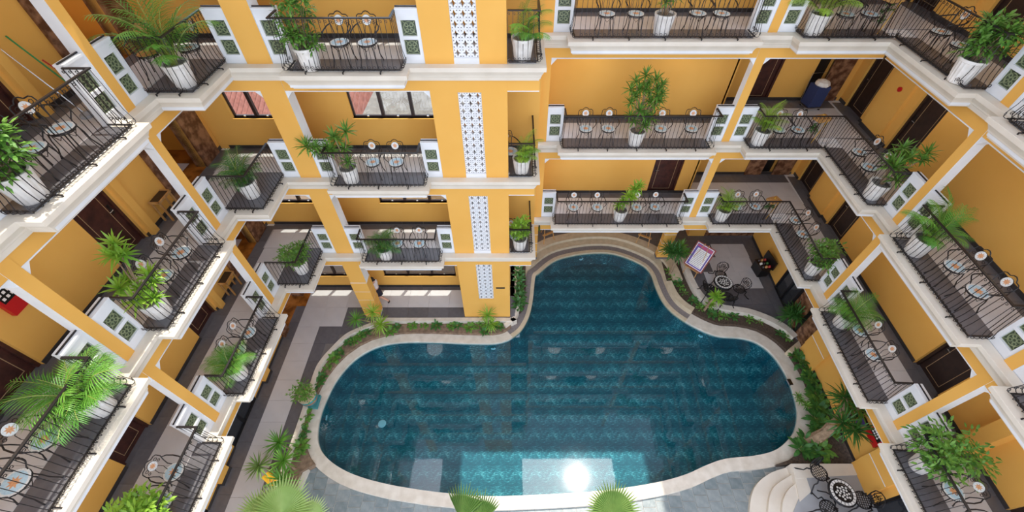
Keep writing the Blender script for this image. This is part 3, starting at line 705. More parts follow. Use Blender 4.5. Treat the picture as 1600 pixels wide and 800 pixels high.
# ------------------------------------------------------------------ ground
E4 = Matrix.Identity(4)
mb = MB()
mb.prism([(-9.7, -1.5), (-7.62, -1.5), (-7.62, 7.3), (-7.5, 7.8), (-7.22, 8.35), (-6.8, 8.99), (-6.25, 9.35), (-5.75, 9.6), (-5.45, 9.8), (-0.1, 9.8), (0.06, 10.1), (0.06, 13.2), (-0.2, 15.5), (-9.7, 15.5)], -0.5, -0.012, 'grout')
gl = struct('floor_ground_left', mb, 'ground floor walk on the left and back of grey and dark tiles')
def gt(par, x0, x1, y0, y1, m, lx=0.8, ly=0.8, z=-0.012):
    nx = max(1, round((x1 - x0) / lx)); ny = max(1, round((y1 - y0) / ly)); w = (x1 - x0) / nx; h = (y1 - y0) / ny; me = tile_mesh(w, h, 0.012, m)
    for i in range(nx):
        for j in range(ny): ob('floor_tile', me, par, Matrix.Translation((x0 + i * w, y0 + j * h, z)))
gt(gl, -9.40, -8.93, -0.8, 10.4, 'granite_dark', 0.5); gt(gl, -8.93, -8.03, -0.8, 9.39, 'porcelain', 0.9); gt(gl, -8.03, -7.62, -0.8, 7.8, 'granite_dark', 0.5)
gt(gl, -8.93, -7.10, 9.39, 10.34, 'porcelain', 0.9); gt(gl, -8.93, -0.16, 10.34, 11.26, 'porcelain', 0.88, 0.92); gt(gl, -7.10, -0.16, 9.82, 10.34, 'granite_dark', 0.85, 0.6)
gt(gl, -8.03, -7.54, 7.8, 8.6, 'granite_dark'); gt(gl, -8.03, -7.10, 8.6, 9.39, 'granite_dark'); gt(gl, -7.10, -6.62, 9.0, 9.39, 'granite_dark'); gt(gl, -7.10, -6.25, 9.39, 9.82, 'granite_dark'); gt(gl, -6.25, -5.5, 9.55, 9.82, 'granite_dark'); gt(gl, -9.40, -0.16, 11.26, 11.48, 'granite_dark', 0.8, 0.3); gt(gl, -9.4, -8.93, 10.4, 11.26, 'marble_gold', 0.5, 0.9)
gt(gl, -0.16, 0.04, 9.9, 13.0, 'granite_dark', 0.3)
arc = [p for p in (offs(1.14)[(i % nP)] for i in range((N - 2) * SUB, (N + 8) * SUB, 3)) if p[1] > 13.15]
RW = [(8.11, 13.07), (8.08, 12.4), (8.12, 11.73), (8.22, 11.15), (8.46, 10.68), (8.95, 10.42), (9.5, 10.31), (10.0, 10.2), (10.47, 9.98), (10.9, 9.7), (11.27, 9.33), (11.49, 8.9)]
mb = MB(); mb.prism([(0.0, 15.5)] + [(0.0, 13.0)] + arc + [(7.3, 13.2)] + RW + [(12.6, 8.9), (12.6, 15.5)], -0.5, -0.012, 'granite_dark')
gr = struct('floor_ground_right', mb, 'dark granite terrace floor under the right corner')
def inter(x0, x1, y0, y1, m, lx, ly):
    gt(gr, x0, x1, y0, y1, m, lx, ly)
inter(9.55, 11.15, 13.2, 14.05, 'porcelain', 0.8, 0.85); inter(9.15, 11.12, 12.3, 13.2, 'porcelain', 0.98, 0.9); inter(8.7, 11.1, 11.36, 12.3, 'porcelain', 0.8, 0.94)
inter(11.15, 11.7, 9.6, 14.4, 'granite_dark', 0.6, 0.8); inter(9.5, 11.1, 10.5, 11.36, 'granite_dark', 0.8, 0.86); inter(8.6, 9.5, 10.7, 11.36, 'granite_dark', 0.8, 0.66)
# slate deck
C36 = offs(0.30)
bot = [C36[i % nP] for i in range(22 * SUB, 40 * SUB)]
mb = MB(); mb.prism([(9.6, 4.25), (9.6, 0.8), (-7.3, 0.8), (-7.3, 4.3)] + bot[::-1], -0.60, -0.462, 'slate_grout')
deck = struct('slate_deck', mb, 'grey slate paving along the near side of the pool')
import itertools
def inside(p, poly):
    x, y = p; c = False; n = len(poly); j = n - 1
    for i in range(n):
        xi, yi = poly[i]; xj, yj = poly[j]
        if (yi > y) != (yj > y) and x < (xj - xi) * (y - yi) / (yj - yi) + xi: c = not c
        j = i
    return c
POOLG = offs(0.05)
tw, th = 0.43, 0.345
SL = [MB().box(0.012, tw - 0.012, 0.012, th - 0.012, 0, 0.014 + 0.004 * k, 'slate').mesh('slate_tile') for k in range(3)]
cx = -7.05; k = 0
STEP_OUT = [(7.30, 2.0), (7.37, 2.8), (7.75, 3.4), (8.1, 3.68), (8.48, 3.86), (9.19, 4.10)]
while cx < 8.9:
    y = 1.55 + (th / 2 if k % 2 else 0)
    while y < 4.4:
        cs = [(cx, y), (cx + tw, y), (cx, y + th), (cx + tw, y + th)]
        if not any(inside(c, POOLG) for c in cs) and not (cx > 7.0 and inside((cx + tw * .3, y + th * .6), [(7.3, 0), (7.37, 2.8), (7.75, 3.4), (8.48, 3.86), (9.3, 4.1), (9.6, 0)])):
            if y + th > 2.3 - 0.1 * abs(cx) / 7: ob('slate_tile', SL[(k * 7 + int(y * 10)) % 3], deck, Matrix.Translation((cx, y, -0.462)))
        y += th
    cx += tw; k += 1
# right lower terrace with curved steps and white border
mb = MB(); mb.prism([(8.63, 0.5), (8.63, 2.72), (9.03, 3.16), (9.43, 3.30), (9.45, 3.80), (11.9, 3.80), (11.9, 0.5)], -0.5, -0.01, 'terrace_grey')
t2 = struct('floor_terrace', mb, 'pale grey terrace floor beside the curved white steps')
mb = MB(); mb.prism([(9.12, 3.66), (11.45, 3.78), (11.45, 4.10), (9.14, 4.10)], -0.5, 0.03, 'cream'); mb.prism([(8.95, 3.0), (9.43, 3.28), (9.47, 3.80), (9.15, 3.95), (9.05, 3.5)], -0.5, 0.012, 'cream')
struct('terrace_kerb', mb, 'white kerb between the terrace and the right flower bed')
st2 = thing('terrace_steps', 'curved white steps from the slate deck to the terrace', 'steps', loc=(0, 0, 0)); st2['kind'] = 'structure'
def crv(pts, sub=5):
    out = []
    P = [Vector(p) for p in pts]; P = [2 * P[0] - P[1]] + P + [2 * P[-1] - P[-2]]
    for i in range(1, len(P) - 2):
        for j in range(sub):
            t = j / sub; p0, p1, p2, p3 = P[i-1:i+3]
            q = 0.5 * ((2 * p1) + (-p0 + p2) * t + (2 * p0 - 5 * p1 + 4 * p2 - p3) * t * t + (-p0 + 3 * p1 - 3 * p2 + p3) * t ** 3); out.append((q.x, q.y))
    out.append((P[-2].x, P[-2].y)); return out
for pts, z in (([(7.2, 1.0), (7.30, 2.2), (7.45, 2.85), (7.85, 3.48), (8.48, 3.88), (9.19, 4.09)], -0.30), ([(7.8, 1.0), (7.85, 2.3), (8.0, 2.9), (8.4, 3.45), (9.2, 3.85)], -0.16), ([(8.2, 1.0), (8.22, 2.3), (8.35, 2.85), (8.7, 3.3), (9.2, 3.6)], -0.03)):
    c = crv(pts); mb = MB(); mb.prism((c + [(9.6, 3.6), (9.6, 1.0)])[::-1], -0.5, z, 'cream'); ob('step', mb, st2)
# flower beds
cl = offs(0.33); nb_ = len(PC)
left_in = [cl[i % nb_] for i in range(38 * SUB, (N - 4) * SUB, 2)]
LWo = [(-7.63, 2.6), (-7.63, 3.43), (-7.60, 4.6), (-7.58, 5.91), (-7.61, 7.26), (-7.53, 7.8), (-7.27, 8.35), (-6.85, 8.99), (-6.3, 9.35), (-5.8, 9.6), (-5.45, 9.79), (-3, 9.79), (-0.16, 9.79)]
mb = MB(); mb.prism([(-7.05, 2.6), (-7.05, 3.9)] + left_in + [(-0.16, 9.79)] + LWo[::-1][1:], -0.55, -0.16, 'bed_soil')
struct('bed_soil_left', mb, 'bare brown soil of the flower bed left of the pool')
def kerb(pts, w, z0, z1, m, name, label, right=1):
    c = crv(pts, 4); mb = MB(); sweep(c, [(0, z0), (0, z1), (w, z1), (w, z0)], m, mb, right); return struct(name, mb, label)
kerb(LWo[:11], 0.16, -0.5, 0.05, 'coping', 'planter_wall', 'low cream wall of the left flower bed')
kerb([(-5.75, 9.79), (-4, 9.79), (-0.16, 9.79), (-0.05, 9.6)], 0.17, -0.5, 0.03, 'coping', 'planter_wall', 'low cream wall of the flower bed under the back arcade')
mb = MB(); mb.prism([(-7.1, 1.5), (-6.96, 1.5), (-6.96, 3.3), (-6.86, 4.0), (-6.82, 4.5), (-7.0, 4.6), (-7.02, 3.9), (-7.1, 3.3)], -0.5, -0.28, 'coping'); struct('bed_kerb', mb, 'straight cream kerb between slate deck and left bed')
mb = MB(); mb.prism([(-7.8, 2.3), (-7.05, 2.3), (-7.05, 2.75), (-7.8, 2.75)], -0.5, 0.03, 'coping'); struct('bed_end_wall', mb, 'cream end wall of the left flower bed')
cr_ = offs(0.48); c2_ = offs(0.34); right_in = [tuple(Vector(cr_[i % nb_]).lerp(Vector(c2_[i % nb_]), min(1, max(0, (i / SUB - 19) / 5)))) for i in range(8 * SUB, 23 * SUB - 1, 2)]
mb = MB(); mb.prism([(7.0, 13.3)] + right_in + [(9.2, 4.15), (11.6, 4.0), (11.6, 8.8)] + RW[::-1] + [(8.11, 13.3)], -0.55, -0.14, 'soil')
struct('bed_soil_right', mb, 'dark soil of the flower bed right of the pool')
kerb(RW, 0.27, -0.5, 0.10, 'coping', 'planter_wall', 'broad cream planter wall bordering the right terrace')
mb = MB(); mb.prism([(0.06, 10.0), (0.42, 10.4), (0.52, 11.5), (0.55, 12.9), (0.06, 12.9)], -0.5, -0.1, 'soil'); struct('bed_soil_narrow', mb, 'narrow flower bed beside the lattice pier')
mb = MB(); mb.prism([(10.95, 8.15), (11.45, 8.45), (11.45, 8.7), (10.85, 8.3)], -0.5, 0.04, 'stone_beige'); struct('bed_divider', mb, 'small stone divider across the right flower bed')
# ground floor walls
GT_ = 3.68
LB = FL
wl = wall('wall_ground_left', FL, -1.5, 8.85, 1.72, 1.9, 0, GT_, [(1.6, 2.75, 0, 2.6), (4.6, 6.3, 0, 2.6)], 'yellow', 'yellow ground floor wall under the left wing', 1)
for a, b, lab in ((1.6, 2.75, 'near'), (4.6, 6.3, 'far')):
    WINN[0] += 1; o = ob(f'window_{WINN[0]}', None, None, FL @ Matrix.Translation((a, 1.74, 0))); o['kind'] = 'structure'; o['label'] = f'dark glazed door in the {lab} ground floor bay on the left'
    w = b - a; fr = MB()
    for x in (0, w / 2 - .04, w - .08): fr.box(x, x + 0.08, 0, 0.1, 0, 2.6, 'black')
    fr.box(0, w, 0, 0.1, 0, 0.1, 'black'); fr.box(0, w, 0, 0.1, 2.5, 2.6, 'black'); ob('window_frame', fr, o)
    for k in range(2): ob('pane', MB().box(w / 2 * k + .06, w / 2 * (k + 1) - .03, 0.04, 0.05, 0.1, 2.5, 'glass_dark'), o)
for a, b in ((3.45, 3.95), (6.9, 7.35)):
    mb = MB(); mb.box(a, b, 1.58, 1.74, 0, GT_, 'yellow'); mb.box(a - .02, b + .02, 1.56, 1.74, 0, 0.14, 'granite_black'); struct('pilaster', mb, f'yellow ground floor pilaster on the left wall, {"near" if a < 5 else "far"}', M=FL)
mb = MB(); mb.box(8.85, 9.25, 1.6, 2.1, 0, GT_, 'marble_brown'); mb.box(8.85, 11.6, 2.6, 2.7, 0, GT_, 'marble_gold'); mb.box(9.25, 11.6, 1.7, 2.6, -0.05, 0.005, 'marble_gold'); mb.box(10.9, 11.3, 1.6, 2.1, 0, GT_, 'marble_brown'); struct('wall_ground_lobby', mb, 'golden brown marble lift lobby on the ground floor', M=FL)
wall('wall_ground_back', FB, -9.6, -0.16, 1.60, 1.76, 0, GT_, [(-8.6, -6.9, 0.75, 2.7), (-5.6, -2.5, 0.75, 2.7)], 'yellow', 'yellow ground floor wall behind the back arcade', 1)
window(FB, -8.6, -6.9, 1.6, 0.75, 2.7, 2, 'ground floor window near the left corner'); window(FB, -5.6, -2.5, 1.6, 0.75, 2.7, 3, 'wide ground floor window behind the arcade')
mb = MB()
for k in range(4): mb.box(-6.215, -5.585, -0.015, 0.415, 0.12 + 0.55 * k + 0.0, 0.12 + 0.55 * k + 0.53, 'yellow')
for k in range(5): mb.box(-6.21, -5.59, -0.01, 0.41, 0.10 + 0.55 * k, 0.125 + 0.55 * k, 'white')
struct('column_base', mb, 'rusticated yellow base of the wide arcade column', M=FB)
mb = MB(); mb.box(-6.45, -6.2, 1.48, 1.6, 0, GT_, 'yellow'); mb.box(-6.47, -6.18, 1.46, 1.6, 0, .12, 'granite_black'); struct('pilaster', mb, 'ground floor pilaster on the back wall', M=FB)
ob('nameplate', MB().box(-0.17, 0.17, -0.012, 0.0, -0.035, 0.035, 'black'), None, FB @ Matrix.Translation((-0.52, 0, 2.0)), label='small black nameplate on the pier beside the pierced blocks', category='nameplate')
for x0, x1, t in ((0.80, 1.06, 'left'), (6.69, 7.21, 'right')):
    mb = MB(); mb.box(x0, x1, 13.1, 13.36, 0, 3.68, 'yellow'); mb.box(x0 - .02, x1 + .02, 13.08, 13.38, 0, .1, 'granite_dark')
    for k in range(4): mb.box(x0 - .008, x1 + .008, 13.092, 13.368, 0.5 + .55 * k, 0.52 + .55 * k, 'white')
    struct('column', mb, f'yellow ground floor column at the {t} of the pool bay')
mb = MB(); mb.box(-0.2, 9.4, 15.3, 15.5, 0, 3.68, 'yellow'); mb.box(-.2, 9.4, 15.28, 15.3, 0, .12, 'granite_black'); struct('wall_ground_bay', mb, 'shaded yellow wall behind the pool bay')
mb = MB(); mb.box(8.6, 9.4, 14.6, 15.3, 0, 3.68, 'yellow'); mb.box(9.4, 12.2, 14.62, 14.8, 0, 3.68, 'marble_brown'); struct('wall_ground_corner', mb, 'brown marble wall at the back of the right terrace')
wr = wall('wall_ground_right', FR, -6.6, 9.0, WR, WR + 0.2, 0, GT_, [(-3.5, -2.2, 0, 2.6), (2.35, 2.7, 0.6, 2.9), (5.0, 6.6, 0, 2.6)], 'yellow', 'yellow ground floor wall under the right wing', 1)
def raised(F, s0, s1, d, label):
    mb = MB(); mb.box(s0, s1, d - 0.10, d, 0, GT_, 'yellow')
    o = struct('pilaster', mb, label, M=F)
    for k in range(5):
        ob('block', MB().box(s0 - .01, s1 + .01, d - 0.125, d - 0.095, 0.45 + .55 * k, 0.98 + .55 * k, 'yellow'), o)
        ob('joint_line', MB().box(s0, s1, d - 0.130, d - 0.10, 0.975 + .55 * k, 1.005 + .55 * k, 'white'), o)
raised(FR, -0.45, 0.55, WR, 'rusticated yellow pilaster with white joints beside the right bed'); raised(FR, 3.8, 4.75, WR, 'rusticated yellow pilaster with white joints above the terrace set')
# sliding doors and marble panels right
sd_ = ob('door_%d' % (DOORN[0] + 1), None, None, FR @ Matrix.Translation((-3.5, WR, 0))); DOORN[0] += 1; sd_['kind'] = 'structure'; sd_['label'] = 'black framed glass sliding door on the right terrace'
fr = MB()
for x in (0, 0.62, 1.22): fr.box(x, x + .08, -0.02, 0.1, 0, 2.6, 'black')
fr.box(0, 1.3, -0.02, .1, 2.5, 2.6, 'black'); fr.box(0, 1.3, -.02, .1, 0, .08, 'black'); ob('door_frame', fr, sd_)
for k in range(2): ob('pane', MB().box(0.06 + .62 * k, .64 + .6 * k, .03, .04, .08, 2.5, 'glass_dark'), sd_)
mb = MB(); mb.box(-2.15, -1.3, WR - .03, WR, 0, GT_, 'marble_brown'); mb.box(-1.15, -0.5, WR - .03, WR, 0, GT_, 'marble_brown'); mb.box(-1.3, -1.15, WR - .06, WR, 0, GT_, 'black'); mb.box(-2.2, -2.12, WR - .06, WR, 0, GT_, 'black')
struct('trim_marble_ground', mb, 'brown marble wall panels split by black strips on the right terrace', M=FR)
mb = MB(); mb.box(2.35, 2.7, WR + .05, WR + .1, .6, 2.9, 'glass_dark'); struct('window_slot', mb, 'narrow dark window slot in the right ground wall', M=FR)
mb = MB(); mb.box(5.0, 6.6, WR + .05, WR + .1, 0, 2.6, 'glass_dark')
for x in (5.0, 5.75, 6.52): mb.box(x, x + .08, WR, WR + .12, 0, 2.6, 'black')
struct('window_terrace', mb, 'dark glazed opening beside the terrace set', M=FR)

# ------------------------------------------------------------------ slim white pendant lamps added to brighten galleries and ground walks
def gallery_fill_lamp(F, s, d, L, label, e=8):
    t = thing('ceiling_fill_lamp', label, 'lamp', M=F @ Matrix.Translation((s, d, L)), group='slim white lamps added to brighten the galleries')
    ob('lamp_tube', MB().lathe([(0.016, -0.30), (0.02, -0.29), (0.02, -0.06), (0.012, -0.05), (0.012, 0)], 8, 'white_light'), t)
    ob('ceiling_rose', MB().lathe([(0.05, -0.025), (0.055, -0.01), (0.055, 0)], 10, 'white'), t)
    ld = bpy.data.lights.new('fill_light', 'POINT'); ld.energy = e; ld.color = (1.0, 0.96, 0.90); ld.shadow_soft_size = 0.4
    lo = bpy.data.objects.new('fill_light', ld); col.objects.link(lo); lo.parent = t; lo.location = (0, 0, -0.42)
for n, L in LEV.items():
    v = LVN[n]; z = L + 2.97
    for F, s, t_ in ((FL, 2.3, 'near left'), (FL, 6.0, 'far left'), (FL, 9.3, 'left corner'), (FB, -3.8, 'left back'), (FD, 2.4, 'wide back, left'), (FD, 5.0, 'wide back, right'), (FD, 9.0, 'right corner'), (FR, -2.4, 'corner end of right'), (FR, 2.0, 'far right'), (FR, 6.0, 'near right')):
        gallery_fill_lamp(F, s, 0.85, z, f'slim white ceiling lamp added to brighten the {v} gallery, {t_}')
for F, s, d, t_ in ((FL, 3.0, 0.9, 'near left walk'), (FL, 7.0, 0.9, 'far left walk'), (FB, -4.0, 0.8, 'back arcade'), (FD, 9.6, 1.4, 'right terrace')):
    gallery_fill_lamp(F, s, d, 3.66, f'slim white ceiling lamp added for brightness over the {t_} on the ground floor', 8)

# ------------------------------------------------------------------ bistro chairs with mosaic discs
def disc(mb, r, z0, z1, star=.5, M=None, centre='mosaic_orange', field='mosaic_blue', rim='mosaic_white', n=16):
    def T(p): return tuple(M @ Vector(p)) if M is not None else p
    def rg(rad, z, alt=None): return [T(((rad if (k % 2 == 0 or alt is None) else alt) * cos(2*pi*k/n), (rad if (k % 2 == 0 or alt is None) else alt) * sin(2*pi*k/n), z)) for k in range(n)]
    A = rg(r * star, z1, r * star * .5); B = rg(r * .80, z1); C = rg(r * .97, z1); D = rg(r, z1 - 0.004); Eb = rg(r, z0)
    mb.add([T((0, 0, z1))] + A, [[0, k + 1, (k + 1) % n + 1] for k in range(n)], centre)
    q = lambda: [[k, (k + 1) % n, n + (k + 1) % n, n + k][::-1] for k in range(n)]
    mb.add(A + B, q(), field); mb.add(B + C, q(), rim); mb.add(C + D, q(), 'iron'); mb.add(D + Eb, q(), 'iron'); mb.add(Eb, [list(range(n))[::-1]], 'iron')
def arcpts(f, n): return [f(i / (n - 1)) for i in range(n)]
def chair_parts():
    P = []
    m = MB(); disc(m, 0.205, 0.43, 0.455); P.append(('seat', m))
    tilt = Matrix.Translation((0, 0.245, 0.785)) @ Matrix.Rotation(radians(72), 4, 'X')
    m = MB(); disc(m, 0.098, -0.008, 0.010, .72, M=tilt, field='mosaic_white'); P.append(('back_medallion', m))
    def back(t):
        # shield outline from the left rear of the seat over the top to the right
        key = [(-0.15, .13, .44), (-.135, .16, .54), (-.17, .20, .66), (-.215, .235, .76), (-.20, .26, .86), (-.165, .27, .885), (-.09, .275, .885), (-.05, .285, .925), (0, .29, .94), (.05, .285, .925), (.09, .275, .885), (.165, .27, .885), (.20, .26, .86), (.215, .235, .76), (.17, .20, .66), (.135, .16, .54), (.15, .13, .44)]
        return key
    m = MB(); m.tube(back(0), 0.0105, 'iron', 5)
    for sx in (-1, 1):
        m.tube([(sx*.04, .16, .45), (sx*.07, .185, .58), (sx*.05, .215, .68), (sx*.0, .225, .70)], 0.0065, 'iron', 4)
        m.tube([(sx*(.125 + .033*cos(a)), .245, .82 + .033*sin(a)) for a in [2*pi*k/8 for k in range(8)]], 0.006, 'iron', 4, closed=True)
        m.tube([(sx*(.14 + .026*cos(a)), .232, .74 + .026*sin(a)) for a in [2*pi*k/8 for k in range(8)]], 0.006, 'iron', 4, closed=True)
    P.append(('back_frame', m))
    for sx in (-1, 1):
        m = MB(); m.tube([(sx*.205, .235, .72), (sx*.255, .17, .70), (sx*.275, .05, .675), (sx*.265, -.08, .665), (sx*.245, -.13, .645), (sx*.235, -.11, .60), (sx*.20, -.06, .50), (sx*.185, -.05, .44)], [.011, .013, .015, .016, .013, .011, .010, .010], 'iron', 5); P.append(('armrest', m))
    for sx in (-1, 1):
        for sy in (-1, 1):
            m = MB(); m.tube([(sx*.13, sy*.13, .43), (sx*.15, sy*.15, .30), (sx*.155, sy*.155, .16), (sx*.19, sy*.20, .0)], [.011, .010, .010, .013], 'iron', 5); P.append(('leg', m))
    m = MB(); m.tube([(.17*cos(a), .17*sin(a), .405) for a in [2*pi*k/14 for k in range(14)]], 0.008, 'iron', 4, closed=True)
    for k in range(4):
        a = k*pi/2; m.tube([(.165*cos(a-.5), .165*sin(a-.5), .40), (.14*cos(a), .14*sin(a), .31), (.165*cos(a+.5), .165*sin(a+.5), .40)], 0.006, 'iron', 4)
    P.append(('seat_ring', m))
    return [(nm, q.mesh(nm)) for nm, q in P]
CH = chair_parts()
TAN = None
def chair(x, y, L, rz, label, swap=None):
    t = thing('bistro_chair', label, 'chair', loc=(x, y, L), rz=rz, group='iron bistro chairs with mosaic seats')
    t.scale = (1.06, 1.10, 1.08)
    for nm, me in CH: ob(nm, (swap or {}).get(nm, me), t)
    return t
aL = radians(90) - 0.013; aR = -radians(90) - 0.047
SEATS = {
 ('left wing far balcony', 3): ([(-7.64, 6.33), (-7.69, 5.74)], aL), ('left wing far balcony', 2): ([(-7.64, 6.48), (-7.67, 5.79)], aL), ('left wing far balcony', 1): ([(-7.60, 6.36), (-7.64, 5.78)], aL),
 ('left wing near balcony', 2): ([(-7.73, 2.35), (-7.71, 1.70)], aL), ('left wing near balcony', 1): ([(-7.78, 2.70), (-7.71, 2.08)], aL),
 ('back balcony left of the pier', 3): ([(-3.9, 9.84), (-3.28, 9.84)], 0), ('back balcony left of the pier', 2): ([(-4.0, 9.93), (-3.33, 9.93)], 0), ('back balcony left of the pier', 1): ([(-3.98, 9.87), (-3.23, 9.87)], 0),
 ('narrow balcony beside the pier', 1): ([(0.02, 10.25)], 0.5), ('narrow balcony beside the pier', 2): ([(-0.10, 10.45)], 0.5),
 ('wide back balcony', 3): ([(2.33, 11.57), (3.06, 11.57), (4.62, 11.6), (5.21, 11.58)], 0), ('wide back balcony', 2): ([(2.23, 11.66), (2.93, 11.66), (4.56, 11.66), (5.51, 11.66)], 0), ('wide back balcony', 1): ([(2.2, 11.7), (3.08, 11.7), (4.53, 11.7), (5.22, 11.72)], 0),
}
CNR = {3: [(8.32, 11.55, 0), (8.92, 11.55, 0), (9.95, 10.43, aR), (9.90, 9.68, aR)], 2: [(8.20, 11.62, 0), (8.80, 11.60, 0), (10.07, 10.42, aR), (9.95, 9.70, aR)], 1: [(8.24, 11.73, 0), (8.94, 11.75, 0), (10.11, 11.0, aR), (10.05, 10.30, aR)]}
RGT = {('right wing far balcony', 3): [(9.84, 6.10), (9.84, 5.40)], ('right wing far balcony', 2): [(9.83, 6.06), (9.84, 5.37)], ('right wing far balcony', 1): [(9.95, 6.43), (9.89, 5.67)], ('right wing near balcony', 1): [(9.78, 2.31), (9.72, 1.62)]}
for (b, n), v in RGT.items(): SEATS[(b, n)] = (v, aR)
cnt = 0
for (b, n), (ps, rz) in SEATS.items():
    for k, (x, y) in enumerate(ps):
        if len(ps) == 1: lab = f'bistro chair with round mosaic seat half hidden on the {LVN[n]} {b}'
        elif len(ps) == 2 and 'wing' in b: lab = f'{["farther", "nearer"][k]} bistro chair with mosaic seat on the {LVN[n]} {b}'
        elif len(ps) == 2: lab = f'{["left", "right"][k]} bistro chair with mosaic seat on the {LVN[n]} {b}'
        else: lab = f'{ORD[k]} bistro chair with mosaic seat from the left, {LVN[n]} {b}'
        chair(x, y, LEV[n] + 0.013, rz + random.uniform(-.09, .09), lab)
for n, v in CNR.items():
    for k, (x, y, rz) in enumerate(v):
        chair(x, y, LEV[n] + 0.013, rz + random.uniform(-.12, .12), f'{["left", "right", "farther", "nearer"][k]} mosaic bistro chair on the {"back" if k < 2 else "wing"} side of the {LVN[n]} right corner balcony')
m1 = MB(); disc(m1, 0.205, 0.43, 0.455, centre='tan_mosaic', field='tan_mosaic', rim='tan_mosaic'); m2 = MB(); disc(m2, 0.13, -0.008, 0.012, M=Matrix.Translation((0, 0.245, 0.785)) @ Matrix.Rotation(radians(72), 4, 'X'), centre='tan_mosaic', field='tan_mosaic', rim='tan_mosaic')
chair(-7.86, 9.27, 10.613, 0.25, 'bistro chair with plain tan discs on the top left corner balcony', {'seat': m1.mesh('seat'), 'back_medallion': m2.mesh('back_medallion')})
chair(-7.12, 9.55, 10.613, -0.6, 'pale mosaic chair beside the big palm, top left corner balcony')

# ------------------------------------------------------------------ pots and plants
def pot_mesh(r=0.25, h=0.5, m='pot_white', flute=0.018):
    mb = MB(); mb.lathe([(r * .74, 0), (r * .78, 0.02), (r * .95, h * .7), (r, h - 0.06)], 40, m, flute=flute); mb.lathe([(r * .99, h - 0.065), (r * 1.05, h - 0.055), (r * 1.06, h), (r * .92, h), (r * .9, h - 0.05)], 40, m); return mb.mesh('pot')
POT = pot_mesh(); POT_SM = pot_mesh(0.19, 0.42)
SOIL = MB().lathe([(0.0, 0.44), (0.22, 0.445), (0.232, 0.45)][::-1], 16, 'soil').mesh('soil')
def leafblade(mb, p, d, ln, w, m, bend=0.3, seg=3, up=Vector((0, 0, 1))):
    d = d.normalized(); side = d.cross(up)
    if side.length < 1e-3: side = Vector((1, 0, 0))
    side.normalize(); vs = []; q = Vector(p); dd = d.copy()
    prof = [0.5, 1.0, 0.75, 0.0] if seg == 3 else [0.6, 1.0, 0.0]
    for i in range(seg + 1):
        ww = w * prof[i] / 2; vs += [q - side * ww, q + side * ww]
        dd = (dd + Vector((0, 0, -bend / seg))).normalized(); q = q + dd * (ln / seg)
    mb.add(vs, [[2*i, 2*i+1, 2*i+3, 2*i+2] for i in range(seg)], m)
def frond_mesh(L, e0, droop, leaf=0.30, m='leaf_palm', npair=22, w=0.017):
    mb = MB(); pts = []; q = Vector((0, 0, 0)); n = 12; el = e0
    dirs = []
    for i in range(n + 1):
        pts.append(q.copy()); d = Vector((cos(el), 0, sin(el))); dirs.append(d); q = q + d * (L / n); el -= droop / n * (0.4 + 1.2 * i / n)
    mb.tube(pts, [0.011 * (1 - .8 * i / n) + .002 for i in range(n + 1)], 'stem_green', 3)
    for k in range(npair):
        t = 0.22 + 0.78 * k / (npair - 1); f = t * n; i = min(n - 1, int(f)); p = pts[i].lerp(pts[i + 1], f - i); d = dirs[i]
        ll = leaf * (0.45 + 0.75 * sin(pi * min(1, 0.12 + 0.86 * t)))
        for sy in (-1, 1):
            dv = (d * (0.55 + .5 * t) + Vector((0, sy, 0)) * (1.0 - .35 * t) + Vector((0, 0, .22 - .1*t))).normalized()
            leafblade(mb, p, dv, ll, w, m, 0.75, 2)
    return mb.mesh('frond')
FRONDS = [frond_mesh(1.25, 1.35, 1.5), frond_mesh(1.1, 1.1, 1.6), frond_mesh(1.4, 1.45, 1.1), frond_mesh(0.9, 0.8, 1.3)]
FRONDS_L = [frond_mesh(1.2, 1.35, 1.5, m='leaf_lime'), frond_mesh(1.0, 1.0, 1.5, m='leaf_lime'), frond_mesh(1.3, 1.45, 1.2, m='leaf_lime')]
FRONDS_D = [frond_mesh(0.95, 1.2, 1.7, 0.28, 'leaf_dark', 18, .016), frond_mesh(0.8, 0.9, 1.6, 0.26, 'leaf_dark', 18, .016), frond_mesh(1.0, 1.4, 1.3, 0.26, 'leaf_dark', 18, .016)]
FRONDS_W = [frond_mesh(1.0, 1.0, 1.5, 0.36, 'leaf_palm', 17, .016), frond_mesh(0.9, 0.7, 1.3, 0.34, 'leaf_palm', 17, .016), frond_mesh(1.1, 1.25, 1.5, 0.36, 'leaf_palm', 17, .016)]
def foliage_mesh(kind, R, H, nleaf, lsz, m, seed, zc=0.9, clump=14):
    rd = random.Random(seed); mb = MB(); cs = []
    for _ in range(clump):
        a = rd.uniform(0, 2*pi); rr = R * sqrt(rd.random()) * .95; hz = rd.uniform(-.5, .5); cs.append(Vector((rr*cos(a)*(1-.5*abs(hz)), rr*sin(a)*(1-.5*abs(hz)), zc + hz * H)))
    for c in cs: mb.tube([(c.x*.05, c.y*.05, 0.44), (c.x*.45, c.y*.45, .44 + (c.z-.44)*.6), tuple(c)], [.012, .008, .005], 'trunk', 3)
    for i in range(nleaf):
        c = cs[i % clump]; d = Vector((rd.gauss(0, 1), rd.gauss(0, 1), rd.gauss(.35, .7))).normalized()
        p = c + d * rd.uniform(.02, .2) * (R / .4)
        leafblade(mb, p, (d + Vector((0, 0, .1))), lsz * rd.uniform(.7, 1.25), lsz * rd.uniform(.34, .46), m, rd.uniform(.2, .9), 2)
    return mb.mesh('foliage')
